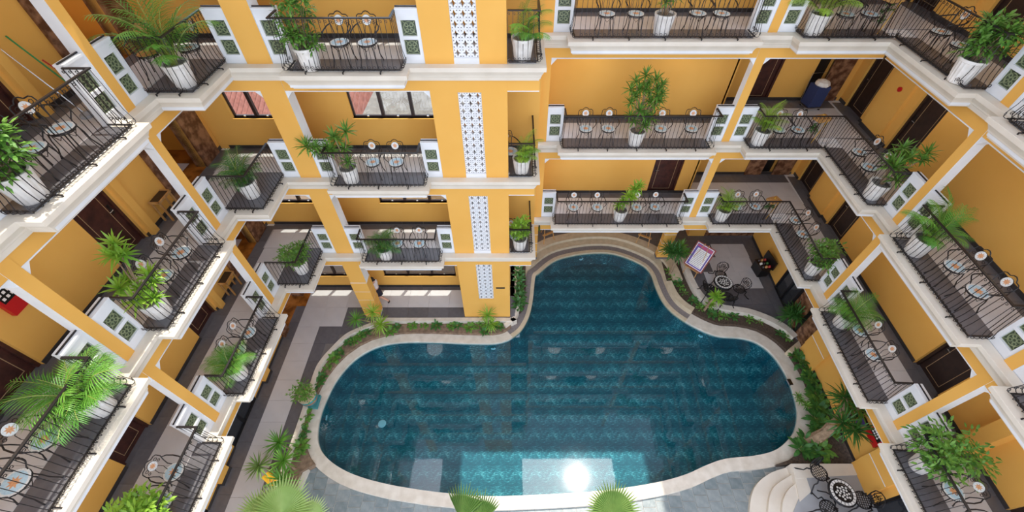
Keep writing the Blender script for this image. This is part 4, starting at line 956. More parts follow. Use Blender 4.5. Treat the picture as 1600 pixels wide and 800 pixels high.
def rosette_mesh(n, ln, w, m, seed, spread=1.0, bend=.6):
    rd = random.Random(seed); mb = MB()
    for i in range(n):
        a = i * 2.399 + rd.uniform(-.2, .2); e = 1.35 - spread * 1.6 * (i / n) + rd.uniform(-.12, .12)
        d = Vector((cos(a) * cos(e), sin(a) * cos(e), sin(e))); leafblade(mb, (0, 0, -0.02 * i / n), d, ln * rd.uniform(.8, 1.1), w, m, bend, 3)
    return mb.mesh('leaf_rosette')
ROS_G = [rosette_mesh(26, .36, .05, 'leaf_bush', 3), rosette_mesh(24, .32, .05, 'leaf_bush', 4)]
ROS_L = [rosette_mesh(28, .34, .055, 'leaf_lime', 5), rosette_mesh(24, .30, .055, 'leaf_lime', 6)]
ROS_S = [rosette_mesh(44, .55, .035, 'leaf_lime', 7, 1.2, .8), rosette_mesh(44, .50, .035, 'leaf_palm', 8, 1.2, .7)]
ROS_Y = [rosette_mesh(46, .55, .04, 'leaf_palm', 9, 1.15, .35), rosette_mesh(46, .5, .04, 'leaf_fan', 10, 1.15, .4), rosette_mesh(46, .62, .05, 'leaf_dark', 12, 1.2, .5)]
ROS_DRY = rosette_mesh(16, .5, .04, 'leaf_dry', 11, 1.2, 1.2)
GRP = 'white potted plants along the galleries'
def base_plant(name, label, x, y, L, rz=None, pot=POT, sc=1.0):
    t = thing(name, label, 'potted plant', loc=(x, y, L), rz=rz if rz is not None else random.uniform(0, 6), group=GRP)
    ob('pot', pot, t); ob('soil', SOIL, t, Matrix.Scale(1 if pot is POT else .78, 4)); return t
def palm(x, y, L, label, n=15, fr=FRONDS, sc=1.0, lean=0.0, stems=True, up=1.0, az=None):
    n += 5
    t = base_plant('potted_palm', label, x, y, L, 0 if az else None)
    for k in range(n):
        a = (az[0] + (az[1] - az[0]) * ((k * .618) % 1)) if az else k * 2.399; tilt = random.uniform(-.1, .15) + (0.35 if k < n * .35 else 0.0); s_ = sc * random.uniform(.75, 1.12)
        M = Matrix.Translation((random.uniform(-.06, .06), random.uniform(-.06, .06), .44)) @ Matrix.Rotation(a + random.uniform(-.3, .3), 4, 'Z') @ Matrix.Rotation(-tilt * up, 4, 'Y') @ Matrix.Scale(s_, 4)
        ob('frond', fr[k % len(fr)], t, M)
    return t
def bush(x, y, L, label, R=.38, H=.5, zc=.85, nl=330, lsz=.11, m='leaf_bush', seed=1, clump=16, sc=1.0):
    t = base_plant('potted_shrub', label, x, y, L, 0)
    f = ob('foliage', foliage_mesh('b', R * 1.08, H, nl * 2, lsz, m, seed, zc - .05, clump + 8), t); f['kind'] = 'stuff'
    return t
def dracaena(x, y, L, label, heads, ros=ROS_G, sc=1.0):
    t = base_plant('potted_dracaena', label, x, y, L, 0)
    st = MB()
    for i, (hx, hy, hz) in enumerate(heads):
        st.tube([(hx*.1, hy*.1, .43), (hx*.35, hy*.35, .43 + (hz-.43)*.5), (hx, hy, hz)], [.02, .016, .012], 'trunk', 5)
    ob('stem', st, t)
    for i, (hx, hy, hz) in enumerate(heads): ob('leaf_rosette', ros[i % len(ros)], t, TR(hx, hy, hz, i * 1.3, sc * random.uniform(.85, 1.15)))
    return t
Z = {n: L + 0.012 for n, L in LEV.items()}
bush(-4.60, 9.60, Z[3], 'tall leafy shrub in white pot, top back balcony left of the pier', .36, 1.0, 1.05, 420, .13, 'leaf_bush', 11, 20)
dracaena(-4.65, 9.68, Z[2], 'branching dracaena in white pot, middle back balcony left of the pier', [(-.9, .02, 1.15), (-.62, -.05, 1.2), (-.45, .1, 1.0), (-.1, .05, 1.45), (-.15, .2, 1.25), (.05, .1, 1.05), (.12, -.1, .75), (-.3, .05, 1.05), (.2, .2, 1.5), (-.75, .1, 1.0)], ROS_G, .95)
palm(-4.40, 9.66, Z[1], 'dark bushy palm in white pot, lowest back balcony left of the pier', 20, FRONDS_D, .85)
palm(0.2, 9.98 + .12, Z[3], 'upright palm in white pot, top narrow balcony beside the pier', 14, FRONDS, .72, up=-.5, az=(-1.75, 1.75))
palm(0.22, 10.12, Z[2], 'palm in white pot, middle narrow balcony beside the pier', 14, FRONDS_L, .66, up=-.3, az=(-1.75, 1.75))
bush(0.2, 10.12, Z[1], 'lime green leafy plant in white pot, lowest narrow balcony beside the pier', .24, .8, .95, 220, .14, 'leaf_lime', 12, 12)
dracaena(3.80, 11.56, Z[3], 'leafy dracaena in white pot, top wide back balcony', [(-.5, .1, 1.15), (-.2, .1, 1.0), (.1, .1, 1.2), (.35, .0, 1.05), (-.1, -.15, .8), (.2, .2, 1.35), (.05, .0, .9)], ROS_G, .9)
dracaena(3.82, 11.55, Z[2], 'tall many headed dracaena in white pot, middle wide back balcony', [(-.35, .1, 2.0), (-.1, .15, 2.15), (.2, .1, 2.05), (.42, .1, 1.9), (.3, -.05, 1.65), (-.3, .0, 1.6), (-.05, .05, 1.8), (.15, .0, 1.45), (-.1, -.1, 1.2), (.1, -.1, 1.0), (.35, .1, 1.3), (-.2, -.05, .85), (.15, -.1, .7), (.5, .15, 1.6), (-.45, .1, 1.75), (.0, .1, 1.95), (.3, .1, 1.8), (.1, .15, 1.65), (-.2, .1, 1.75), (.45, .05, 1.45), (-.4, .0, 1.4), (-.35, 0, 1.0), (.3, .0, .9)], ROS_G, .9)
dracaena(3.94, 11.58, Z[1], 'leaning dracaena in white pot, lowest wide back balcony', [(.35, .12, 1.35), (.15, .05, 1.1), (.02, 0, .85), (-.15, -.05, .75), (.3, .0, 1.05), (.5, .2, 1.45)], ROS_L, .95)
palm(7.72, 11.58, Z[3], 'slender palm in white pot, top right corner balcony', 12, FRONDS_L, .9, up=-.5)
bush(9.68, 8.98, Z[3], 'bright leafy shrub in white pot, wing end of the top right corner balcony', .40, .7, .95, 380, .15, 'leaf_bush', 13, 18)
palm(7.72, 11.58, Z[2], 'green palm in white pot, middle right corner balcony', 15, FRONDS_L, .75)
dracaena(9.88, 9.0, Z[2], 'spreading dracaena in white pot, middle right corner balcony', [(.5, .35, 1.1), (.3, .1, 1.2), (.0, .2, 1.0), (.45, -.1, 1.3), (-.05, -.05, 1.05), (.2, .35, 1.35), (.65, .1, 1.35), (.1, -.2, .75), (.35, .45, .95)], ROS_G, 1.05)
palm(7.75, 11.58, Z[1], 'slender palm in white pot, lowest right corner balcony', 12, FRONDS_L, .75)
bush(9.95, 9.0, Z[1], 'round dense green shrub in white pot, lowest right corner balcony', .44, .55, .95, 460, .12, 'leaf_bush', 14, 22)
palm(9.76, 6.92, Z[2], 'spreading palm in white pot, middle right wing far balcony', 17, FRONDS, .85)
palm(9.88, 6.95, Z[1], 'bright full palm in white pot, lowest right wing far balcony', 20, FRONDS_W, .8)
bush(9.72, 2.95, Z[1], 'large loose green shrub in white pot, lowest right wing near balcony', .60, .7, 1.0, 480, .13, 'leaf_bush', 15, 24)
bush(-7.55, 5.10, Z[3], 'pale green leafy shrub in white pot, top left wing far balcony', .40, .7, .9, 420, .14, 'leaf_bush', 16, 18)
dracaena(-7.62, 5.15, Z[2], 'two tier dracaena in white pot, middle left wing far balcony', [(-.25, .55, 1.6), (-.1, .4, 1.45), (-.35, .42, 1.4), (.0, .05, .8), (.25, .15, .9), (-.25, -.05, .95), (.05, -.2, .75), (.3, -.1, .7), (-.3, .2, .9), (.15, .3, .95)], ROS_L, .95)
palm(-7.58, 5.30, Z[1], 'feathery low palm in white pot, lowest left wing far balcony', 20, FRONDS_W, .72)
palm(-7.52, 3.05, Z[2], 'large bright palm in white pot, middle left wing near balcony', 24, FRONDS_W, .95)
bush(-7.75, 1.75, Z[1], 'lime green bushy shrub in white pot, lowest left wing near balcony', .42, .6, 1.0, 420, .15, 'leaf_lime', 17, 20)
palm(-7.05, 8.80, Z[3], 'big arching areca palm in white pot, top left corner balcony', 16, FRONDS, 1.3)
palm(-7.25, 9.05, Z[2], 'dark dense palm in white pot, middle left corner balcony', 22, FRONDS_D, .95)
bush(-7.10, 9.05, Z[1], 'round variegated shrub in white pot, lowest left corner balcony', .42, .45, .9, 460, .10, 'leaf_bush', 18, 22)

# ------------------------------------------------------------------ flower stands on the corner balcony
def stand(x, y, L, label, rz=0.3):
    t = thing('flower_stand', label, 'stand', loc=(x, y, L), rz=rz, group='wooden flower stands')
    for sx in (-.16, .16):
        for sy in (-.1, .1): ob('leg', MB().tube([(sx*1.2, sy*1.3, 0), (sx, sy, .78)], .014, 'wood_dark', 4), t)
    tr = MB(); tr.box(-.22, .22, -.15, .15, .76, .785, 'wood_light')
    for a, b, c, d in ((-.22, .22, -.15, -.13), (-.22, .22, .13, .15), (-.22, -.2, -.15, .15), (.2, .22, -.15, .15)): tr.box(a, b, c, d, .785, .85, 'wood_light')
    ob('tray', tr, t)
    ob('brass_rod', MB().tube([(-.1, -.17, .05), (.05, -.17, .8)], .012, 'gold', 5), t)
    f = ob('foliage', foliage_mesh('s', .14, .35, 120, .08, 'leaf_dark', int(x*100+L*10), .45, 8), t); f['kind'] = 'stuff'
    ob('flower', MB().lathe([(.03, .86), (.05, .9), (.03, .94)], 8, 'gold'), t)
for n, (x, y) in {3: (9.35, 11.62), 2: (9.42, 11.70), 1: (9.48, 11.72)}.items(): stand(x, y, Z[n], f'small wooden flower stand at the angle of the {LVN[n]} right corner balcony')
# laundry cart, tools, red boxes
t = thing('laundry_cart', 'navy laundry cart with white towels in the middle right corner', 'cart', loc=(10.42, 13.80, Z[2]), rz=.1)
ob('bag', MB().prism([(-.22, -.2), (.22, -.2), (.26, .22), (-.26, .22)], .12, .82, 'navy'), t); ob('towels', MB().lathe([(.2, .8), (.24, .86), (.2, .95), (.08, 1.0)], 9, 'linen'), t)
ob('frame', MB().tube([(-.27, -.22, .08), (.27, -.22, .08), (.27, .24, .08), (-.27, .24, .08)], .015, 'steel', 4, closed=True).tube([(-.25, .25, .1), (-.3, .3, 1.1), (.3, .3, 1.1), (.25, .25, .1)], .014, 'steel', 4), t)
for i in range(4): ob('wheel', MB().lathe([(.035, 0), (.035, .05)], 8, 'black', cx=(-.22, .22, .22, -.22)[i], cy=(-.18, -.18, .2, .2)[i]), t)
def pole(name, label, cat, a, b, m, r=.012, tip=None):
    t = thing(name, label, cat, loc=a); v = Vector(b) - Vector(a); ob('handle', MB().tube([(0, 0, 0), tuple(v)], r, m, 6), t)
    if tip: ob(*tip, t)
LL = 10.612
pole('mop', 'steel mop with blue grip leaning on the top left gallery wall', 'mop', (-8.35, 7.55, LL), (-9.22, 7.75, LL + 1.35), 'steel', .012, ('mop_head', MB().lathe([(.14, 0), (.12, .05), (.03, .1)], 10, 'plastic_grey')))
pole('broom', 'green handled broom leaning on the top left gallery wall', 'broom', (-8.3, 7.85, LL), (-9.2, 8.05, LL + 1.3), 'plastic_green', .014, ('broom_head', MB().box(-.15, .15, -.04, .04, 0, .12, 'plastic_blue')))
pole('dustpan', 'red handled dustpan leaning on the top left gallery wall', 'dustpan', (-8.2, 7.98, LL), (-8.95, 8.1, LL + .85), 'red', .014, ('pan', MB().box(-.13, .13, -.12, .12, 0, .04, 'red')))
ob('cardboard_box', MB().box(-.16, .16, -.14, .14, 0, .26, 'cardboard').box(-.165, .0, -.145, .145, .26, .27, 'cardboard'), loc=(-8.75, 8.35, LL), rz=.2, label='small cardboard box at the top left gallery wall', category='box')
def wall_box(F, s, d, z, w, h, label, inner='black'):
    t = thing('fire_cabinet', label, 'fire cabinet', M=F @ Matrix.Translation((s, d, z)), group='red fire cabinets')
    ob('cabinet', MB().box(-w/2, w/2, -.09, 0, 0, h, 'red'), t); p = ob('notice', MB().box(-w/2 + .05, w/2 - .05, -.095, -.09, h*.38, h - .05, inner), t)
    mb = MB()
    for r in range(3):
        for c in range(4): mb.box(-w/2 + .08 + c*(w-.2)/4, -w/2 + .08 + c*(w-.2)/4 + .05, -.098, -.095, h*.45 + r*.1, h*.45 + r*.1 + .055, 'paper')
    ob('print', mb, p)
wall_box(FL, 4.60, WL - .005, 8.42, .55, .75, 'red fire cabinet with black notice, middle left gallery')
wall_box(FR, 3.45, WR - .005, 1.2, .5, .7, 'red fire cabinet on the right ground floor wall')
ob('black_panel', MB().box(-.2, .2, -.06, 0, 0, .55, 'black').box(-.17, .17, -.065, -.06, .05, .5, 'purple'), None, FR @ Matrix.Translation((2.95, WR - .005, .85)), label='black electric panel on the right ground floor wall', category='panel')
ob('alarm_disc', MB().tube([(0, 0, 0), (0, -.04, 0)], .07, 'red', 12), None, FR @ Matrix.Translation((-4.15, WR - .095, 8.85)), label='round red fire alarm on the middle right gallery wall', category='alarm')
ob('wall_vent', MB().box(-.2, .2, -.02, 0, 0, .1, 'wood_dark').box(-.2, .2, -.02, 0, .14, .24, 'wood_dark'), None, FD @ Matrix.Translation((9.75, 2.615, 8.85)), label='small louvred vent high on the middle right corner wall', category='vent')
for n in (1, 2):
    t = thing('console_table', f'wooden console table by the {LVN[n]} left gallery wall near the corner', 'table', M=FL @ Matrix.Translation((8.25, WL - .22, Z[n])), group='console tables')
    ob('table_top', MB().box(-.24, .24, -.09, .17, .60, .63, 'wood_dark').box(-.26, .26, -.11, -.08, .59, .65, 'wood_light').box(-.26, -.23, -.11, .17, .59, .65, 'wood_light').box(.23, .26, -.11, .17, .59, .65, 'wood_light'), t)
    for sx in (-.22, .22):
        for sy in (-.07, .14): ob('leg', MB().box(sx-.02, sx+.02, sy-.02, sy+.02, 0, .60, 'wood_light'), t)

# ------------------------------------------------------------------ ground floor: beds and trees
def leafy_mesh(seed, n, ln, w, m):
    rd = random.Random(seed); mb = MB()
    for i in range(n):
        a = i * 2.399 + rd.uniform(-.3, .3); e = 1.2 - 1.0 * i / n + rd.uniform(-.15, .15); d = Vector((cos(a)*cos(e), sin(a)*cos(e), sin(e)))
        st = d * .12; mb.tube([(0, 0, 0), tuple(st)], .006, 'stem_green', 3, caps=False); leafblade(mb, st, d, ln * rd.uniform(.75, 1.2), w, m, .9, 3)
    return mb.mesh('bed_plant')
BED = [leafy_mesh(21, 16, .30, .15, 'leaf_bush'), leafy_mesh(22, 14, .26, .13, 'leaf_dark'), leafy_mesh(23, 12, .22, .11, 'leaf_bush'), leafy_mesh(24, 20, .28, .12, 'leaf_dark'), leafy_mesh(25, 12, .22, .06, 'leaf_palm')]
NUM = 'first second third fourth fifth sixth seventh eighth ninth tenth eleventh twelfth thirteenth fourteenth fifteenth sixteenth seventeenth eighteenth'.split()
def bed(pts, z, label, group, kinds, s0=.8, s1=1.15):
    for i, (x, y) in enumerate(sorted(pts, key=lambda p: p[0] if 'arcade' in label else -p[1])):
        o = ob('bed_plant', BED[kinds[i % len(kinds)]], None, TR(x, y, z, random.uniform(0, 6), random.uniform(s0, s1))); o['label'] = f'{NUM[i]} {label}'; o['category'] = 'plant'; o['group'] = group
bed([(-4.85, 9.45), (-4.21, 9.51), (-3.75, 9.5), (-3.22, 9.51), (-2.61, 9.48), (-2.35, 9.5), (-1.85, 9.42), (-1.49, 9.5), (-1.22, 9.2), (-5.09, 9.23), (-0.61, 9.45), (-.85, 9.55)], -0.16, 'broad leaved plant from the left in the bed under the back arcade', 'bedding plants under the arcade', [0, 1, 0, 2, 3], .6, .85)
bed([(-6.31, 9.0), (-6.5, 8.75), (-6.67, 8.73), (-6.92, 8.24), (-7.1, 8.0), (-7.24, 7.6), (-7.33, 7.2), (-7.4, 6.95), (-7.42, 5.75), (-7.4, 5.5), (-7.4, 5.2), (-7.36, 4.95), (-7.3, 4.7), (-7.24, 4.45), (-6.1, 9.15)], -0.16, 'low leafy plant from the far end, curved bed left of the pool', 'bedding plants left of the pool', [1, 0, 2, 1], .65, .95)
bed([(7.25, 12.0), (7.4, 11.75), (7.46, 11.5), (7.55, 11.2), (7.8, 10.78), (8.02, 10.5), (8.05, 10.35), (8.4, 10.05), (8.7, 9.98), (8.95, 9.95), (9.3, 9.95), (9.9, 9.8), (10.3, 9.7), (7.15, 12.4), (10.95, 9.1), (11.15, 8.95)], -0.14, 'small green plant from the far end, bed beside the right terrace', 'small plants beside the right terrace', [2, 4, 1], .6, .95)
bed([(11.12, 8.1), (11.2, 7.85), (11.28, 7.6), (11.3, 7.3), (11.25, 7.05), (11.32, 6.8), (11.2, 6.5), (11.05, 6.2), (10.95, 5.95), (11.15, 5.7), (10.75, 5.6), (10.95, 5.3), (10.6, 5.2), (10.0, 4.85), (9.75, 4.6), (10.1, 4.5), (10.4, 4.6)], -0.14, 'dark shrubby plant from the far end, bed along the right wall', 'shrubby plants along the right wall', [3, 1, 3, 0], .9, 1.35)
bed([(0.2, 12.4), (.25, 12.1), (.22, 11.8), (.28, 11.5), (.24, 11.2), (.26, 10.9), (.2, 10.6), (.16, 10.35)], -0.1, 'dark leafy plant from the far end, narrow bed beside the pier', 'plants in the narrow bed', [3, 1], .85, 1.1)
def rosette_tree(name, label, x, y, z, trunk, heads, ros, sc, tr=.05, m='trunk', dry=False, rings=False):
    t = thing(name, label, 'plant', loc=(x, y, z)); mb = MB(); n = len(trunk)
    mb.tube(trunk, [tr * (1 - .45 * i / max(1, n-1)) * (1.12 if rings and i % 2 else 1) for i in range(n)], m, 8)
    for hx, hy, hz, b in heads: mb.tube([trunk[b], ((trunk[b][0] + hx)/2, (trunk[b][1] + hy)/2, (trunk[b][2] + hz)/2 + .03), (hx, hy, hz)], [tr*.55, tr*.45, tr*.4], m, 6)
    ob('trunk', mb, t)
    for i, (hx, hy, hz, b) in enumerate(heads):
        ob('leaf_rosette', ros[i % len(ros)], t, TR(hx, hy, hz, i*1.7, sc * random.uniform(.9, 1.1)))
        if dry: ob('dry_leaves', ROS_DRY, t, Matrix.Translation((hx, hy, hz - .05)) @ Matrix.Rotation(pi, 4, 'X') @ Matrix.Scale(sc*.8, 4))
    return t
rosette_tree('dracaena_tree', 'two headed dracaena in the bed by the arcade column', -5.72, 9.33, -.16, [(0, 0, 0), (.03, .02, .5), (.08, .06, .9)], [(.12, .1, 1.15, 2), (-.52, -.15, 1.0, 1), (.3, -.02, .45, 0)], ROS_S, .95, .045)
rosette_tree('spiky_plant', 'spiky two tier plant in front of the pierced blocks', -1.05, 9.40, -.16, [(0, 0, 0), (.02, .0, .4), (.0, .02, .8)], [(0, .03, .95, 2), (-.05, -.05, .4, 1), (.12, .02, .3, 1)], ROS_S, .8, .04)
rosette_tree('dracaena_tree', 'full crowned dracaena tree beside the notice easel', 7.18, 12.28, -.14, [(0, 0, 0), (.03, .03, .55), (-.05, .05, 1.0)], [(-.28, .05, 1.5, 2), (.08, .18, 1.75, 2), (-.1, -.12, 1.6, 2), (.28, -.02, 1.5, 1), (-.35, .25, 1.45, 2), (.0, .3, 1.5, 2)], [ROS_Y[2], ROS_G[0]], 1.0, .07)
rosette_tree('dracaena_tree', 'lime green dracaena tree beside the iron terrace set', 8.18, 10.28, -.14, [(0, 0, 0), (.02, -.02, .6), (.0, -.1, 1.05)], [(.0, -.12, 1.25, 2), (.2, .1, .3, 0), (.1, -.2, 1.15, 2)], ROS_L, 1.1, .055)
rosette_tree('dracaena_tree', 'thick ringed dracaena tree leaning towards the right wall', 10.15, 4.85, -.14, [(0, 0, 0), (.18, .05, .3), (.32, .12, .6), (.42, .22, .9), (.5, .3, 1.15), (.55, .4, 1.35), (.58, .5, 1.5)], [(.6, .78, 1.85, 6), (.98, .5, 1.7, 5), (.62, -.12, 1.5, 4), (.36, .1, 1.5, 4), (.75, .7, 1.55, 6)], [ROS_Y[2], ROS_Y[0], ROS_Y[2]], 1.15, .19, dry=True, rings=True)
rosette_tree('succulent', 'succulent leaning over the right pool coping', 10.72, 6.0, -.14, [(0, 0, 0), (-.2, .08, .25), (-.42, .12, .35)], [(-.46, .14, .4, 2), (-.3, .0, .35, 1), (-.5, .3, .42, 2)], ROS_G, .65, .03)
rosette_tree('dracaena_tree', 'dark bushy dracaena at the corner of the right terrace', 11.42, 9.5, -.02, [(0, 0, 0), (0, 0, .3), (0, 0, .5)], [(-.1, .15, .8, 2), (.05, -.15, .7, 2), (-.3, 0, .65, 1), (-.1, .3, .6, 1), (-.15, -.1, .85, 2), (.1, .25, .75, 2)], [ROS_Y[2], ROS_G[1]], .9, .04)
for i, (x, y, zz, k) in enumerate(((-7.95, 3.82, .85, 1), (-7.58, 4.52, .85, 0), (-7.24, 3.98, .85, 0), (-7.12, 3.44, .8, 0))):
    rosette_tree('yucca', f'{["palest yucca overhanging the left walk", "farthest yucca in the left bed", "middle yucca in the left bed above the soil", "yucca beside the yellow caution sign"][i]}', max(x, -7.45), y, -.16, [(0, 0, 0), (min(0, x + 7.45) * .5, 0, .4), (min(0, x + 7.45), 0, zz)], [(min(0, x + 7.45), 0, zz + .12, 2)], [ROS_Y[k]], 1.0, .04)
def fan_mesh(R, n=34, span=5.2, m='leaf_fan', seed=1):
    rd = random.Random(seed); mb = MB()
    for k in range(n):
        a = -span/2 + span * (k + .5) / n; da = span / n; r1 = R * rd.uniform(.92, 1.05) * (1 - .12 * abs(a) / (span/2))
        c, s_ = cos(a), sin(a); z = lambda r: .10 * (r / R) ** 2 * R - .28 * max(0, r / R - .55) ** 2 * R
        def pt(r, an, up): return (r * cos(an), r * sin(an), z(r) + up)
        mb.add([(0, 0, 0), pt(R*.62, a - da/2, -.03), pt(R*.62, a + da/2, -.03), pt(R*.62, a, .04), pt(r1, a, -.03)], [[0, 1, 3], [0, 3, 2], [1, 4, 3], [3, 4, 2]], m)
    return mb.mesh('fan_leaf')
FAN = [fan_mesh(.82, 40, 4.4, seed=1), fan_mesh(.7, 30, 4.6, seed=2), fan_mesh(.8, 16, 1.45, seed=3), fan_mesh(.82, 44, 4.6, 'leaf_fan_pale_sunlit', 4), fan_mesh(.72, 36, 4.4, 'leaf_fan_pale_sunlit', 5)]
def fan_palm(label, x, y, z, leaves):
    t = thing('fan_palm', label, 'palm', loc=(x, y, z)); mb = MB(); hz = min(l[2] for l in leaves) - .35
    mb.tube([(0, 0, 0), (.02, .03, hz * .5), (0, 0, hz)], [.10, .08, .07], 'trunk', 8); ob('trunk', mb, t)
    for lx, ly, lz, rz, tilt, k, sc in leaves:
        st = MB(); st.tube([(0, 0, hz), (lx*.5, ly*.5, hz + (lz-hz)*.7), (lx, ly, lz)], .012, 'stem_green', 4); ob('leaf_stalk', st, t)
        ob('fan_leaf', FAN[k], t, Matrix.Translation((lx, ly, lz)) @ Matrix.Rotation(rz, 4, 'Z') @ Matrix.Rotation(tilt, 4, 'Y') @ Matrix.Scale(sc, 4))
fan_palm('large pale fan palm with sun-lightened leaves at the near left corner of the deck', -6.1, 2.0, -.45, [(.1, .25, 2.9, pi/2, -.3, 3, 1.15), (-.45, .2, 2.75, 2.3, -.15, 3, .95), (.75, .1, 2.7, .8, -.2, 4, .9), (-.6, -.2, 2.5, 3.2, 0, 4, .9), (.3, -.4, 2.5, -1.2, 0, 4, .9)])
fan_palm('fan palm with two folded leaves on the deck edge', -1.15, 2.0, -.45, [(-.22, .10, 2.75, 1.35, -.45, 2, 1.2), (.28, .02, 2.7, 1.45, -.4, 2, 1.1), (0, -.5, 2.4, -1.5, 0, 1, .8)])
fan_palm('fan palm with one spread leaf right of the deck centre', 2.6, 1.95, -.45, [(-.02, .32, 2.8, pi/2, -.45, 0, 1.0), (.1, -.45, 2.4, -1.4, 0, 1, .8)])
# ornamental ceramic pot
t = thing('ceramic_pot_plant', 'leafy shrub in a turquoise and terracotta ornamental pot by the pool', 'potted plant', loc=(-7.35, 6.22, .02))
ob('pot', MB().lathe([(.16, 0), (.2, .02), (.27, .2), (.29, .34), (.25, .46)], 20, 'terracotta'), t); ob('rim', MB().lathe([(.25, .45), (.31, .47), (.31, .51), (.25, .51)], 20, 'stone_beige'), t)
ob('painted_band', MB().lathe([(.245, .10), (.285, .2), (.285, .22)], 20, 'turquoise').lathe([(.297, .33), (.285, .40), (.27, .41)], 20, 'turquoise'), t)
ob('plinth', MB().box(-.24, .24, -.24, .24, -.16, .0, 'turquoise'), t)
f = ob('foliage', foliage_mesh('c', .45, .4, 340, .10, 'leaf_bush', 33, .75, 18), t); f['kind'] = 'stuff'
# caution sign
t = thing('caution_sign', 'yellow folding caution sign half hidden in the left bed', 'sign', loc=(-7.78, 3.62, 0), rz=.9)
for s_ in (-1, 1):
    p = MB(); p.add([(-.15, s_*.16, 0), (.15, s_*.16, 0), (.11, s_*.01, .6), (-.11, s_*.01, .6), (-.15, s_*.14, 0), (.15, s_*.14, 0), (.11, 0, .58), (-.11, 0, .58)], [[0, 1, 2, 3], [7, 6, 5, 4], [0, 4, 5, 1], [1, 5, 6, 2], [3, 2, 6, 7], [0, 3, 7, 4]], 'sign_yellow'); pp = ob('board', p, t)
    q = MB(); q.tube([(-.05, s_*.11, .24), (.0, s_*.085, .34), (.05, s_*.1, .28)], .012, 'frame_red', 4).tube([(-.06, s_*.128, .18), (.06, s_*.128, .18)], .01, 'frame_red', 4); ob('pictogram', q, pp)

# notice board on an easel
bx = Vector((.61, -.65, 0)).normalized(); c0 = Vector((7.96, 12.09, 0)); nrm = Vector((.73, .68, 0)).normalized()
Me = Matrix.Translation(c0) @ Matrix.Rotation(atan2(bx.y, bx.x), 4, 'Z')
t = thing('easel_notice', 'purple framed notice board on a wooden easel by the right terrace', 'notice board', M=Me)
ln_ = 0.52
def bp(u, w, off=0.0):      # point on the leaning board: u across, w up the board
    a = atan2(1.05, .60); return (u, w * cos(a) - off * sin(a) + .02, .48 + w * sin(a) + off * cos(a))
def brect(mb, u0, u1, w0, w1, o0, o1, m):
    vs = [bp(u, w, o) for o in (o0, o1) for u, w in ((u0, w0), (u1, w0), (u1, w1), (u0, w1))]
    mb.add(vs, [[0, 3, 2, 1], [4, 5, 6, 7], [0, 1, 5, 4], [1, 2, 6, 5], [2, 3, 7, 6], [3, 0, 4, 7]], m)
H_ = 1.22; W_ = .44
mb = MB(); brect(mb, -W_, W_, 0, H_, -.01, .01, 'frame_red'); b_ = ob('board', mb, t)
mb = MB(); brect(mb, -W_ + .05, W_ - .05, .05, H_ - .05, .01, .014, 'paper'); ob('print_border', mb, b_)
mb = MB(); brect(mb, -W_ + .08, W_ - .08, .08, H_ - .08, .014, .017, 'purple'); brect(mb, -.10, W_ - .08, H_ - .24, H_ - .10, .017, .019, 'purple_red'); brect(mb, -W_ + .1, .1, H_ - .20, H_ - .12, .019, .021, 'purple_red'); ob('print_field', mb, b_)
mb = MB(); brect(mb, -W_ + .17, W_ - .14, .14, H_ - .26, .017, .020, 'paper'); ob('print_sheet', mb, b_)
mb = MB()
for k in range(11): brect(mb, -W_ + .20, W_ - .17 - .1 * ((k * 5) % 3) / 3, .18 + .07 * k, .195 + .07 * k, .020, .0215, 'print')
ob('print_lines', mb, b_)
for sx in (-.28, .28): ob('leg', MB().tube([(sx, -.06, 0), (sx * .8, .25, .9), (sx*.3, .62, 1.6)], .018, 'wood_light', 4), t)
ob('rear_leg', MB().tube([(0, .95, 0), (0, .6, 1.5)], .018, 'wood_light', 4), t); ob('ledge', MB().box(-.34, .34, -.03, .05, .44, .47, 'wood_light'), t)
for x, y, rz, lab in ((1.62, 14.35, .5, 'left'), (6.3, 14.15, -.5, 'right')):
    t = thing('wooden_easel', f'light wooden easel standing at the {lab} of the pool bay', 'easel', loc=(x, y, 0), rz=rz, group='wooden easels')
    for sx in (-.3, .3): ob('leg', MB().tube([(sx, -.2, 0), (sx * .35, .1, 1.5)], .022, 'wood_light', 4), t)
    ob('rear_leg', MB().tube([(0, .55, 0), (0, .1, 1.45)], .02, 'wood_light', 4), t); ob('ledge', MB().box(-.32, .32, -.16, -.06, .5, .54, 'wood_light'), t)
rosette_tree('potted_spray', 'leafy plant behind the left wooden easel', 1.0, 14.3, 0, [(0, 0, 0), (0, 0, .5), (0, 0, .8)], [(0, 0, .9, 2), (.1, .1, .7, 1)], ROS_G, .8, .04)
# flower display on the right terrace
t = thing('flower_display', 'dark stand with red and pale flowers on the right terrace', 'stand', loc=(11.15, 12.3, 0), rz=.1)
ob('cabinet', MB().box(-.15, .3, -.3, .3, 0, .5, 'black').box(-.17, .32, -.32, .32, .5, .53, 'wood_dark').box(.26, .32, -.4, .4, .53, 1.0, 'black'), t)
for k in range(9): ob('flower', MB().lathe([(.03, .53), (.07, .6), (.03, .68)], 7, ('wood_dark', 'tan_mosaic', 'flower_red', 'linen', 'wood_dark', 'leaf_dark')[k % 6], cx=-.08 + .14 * (k % 3), cy=-.22 + .2 * (k // 3)), t)
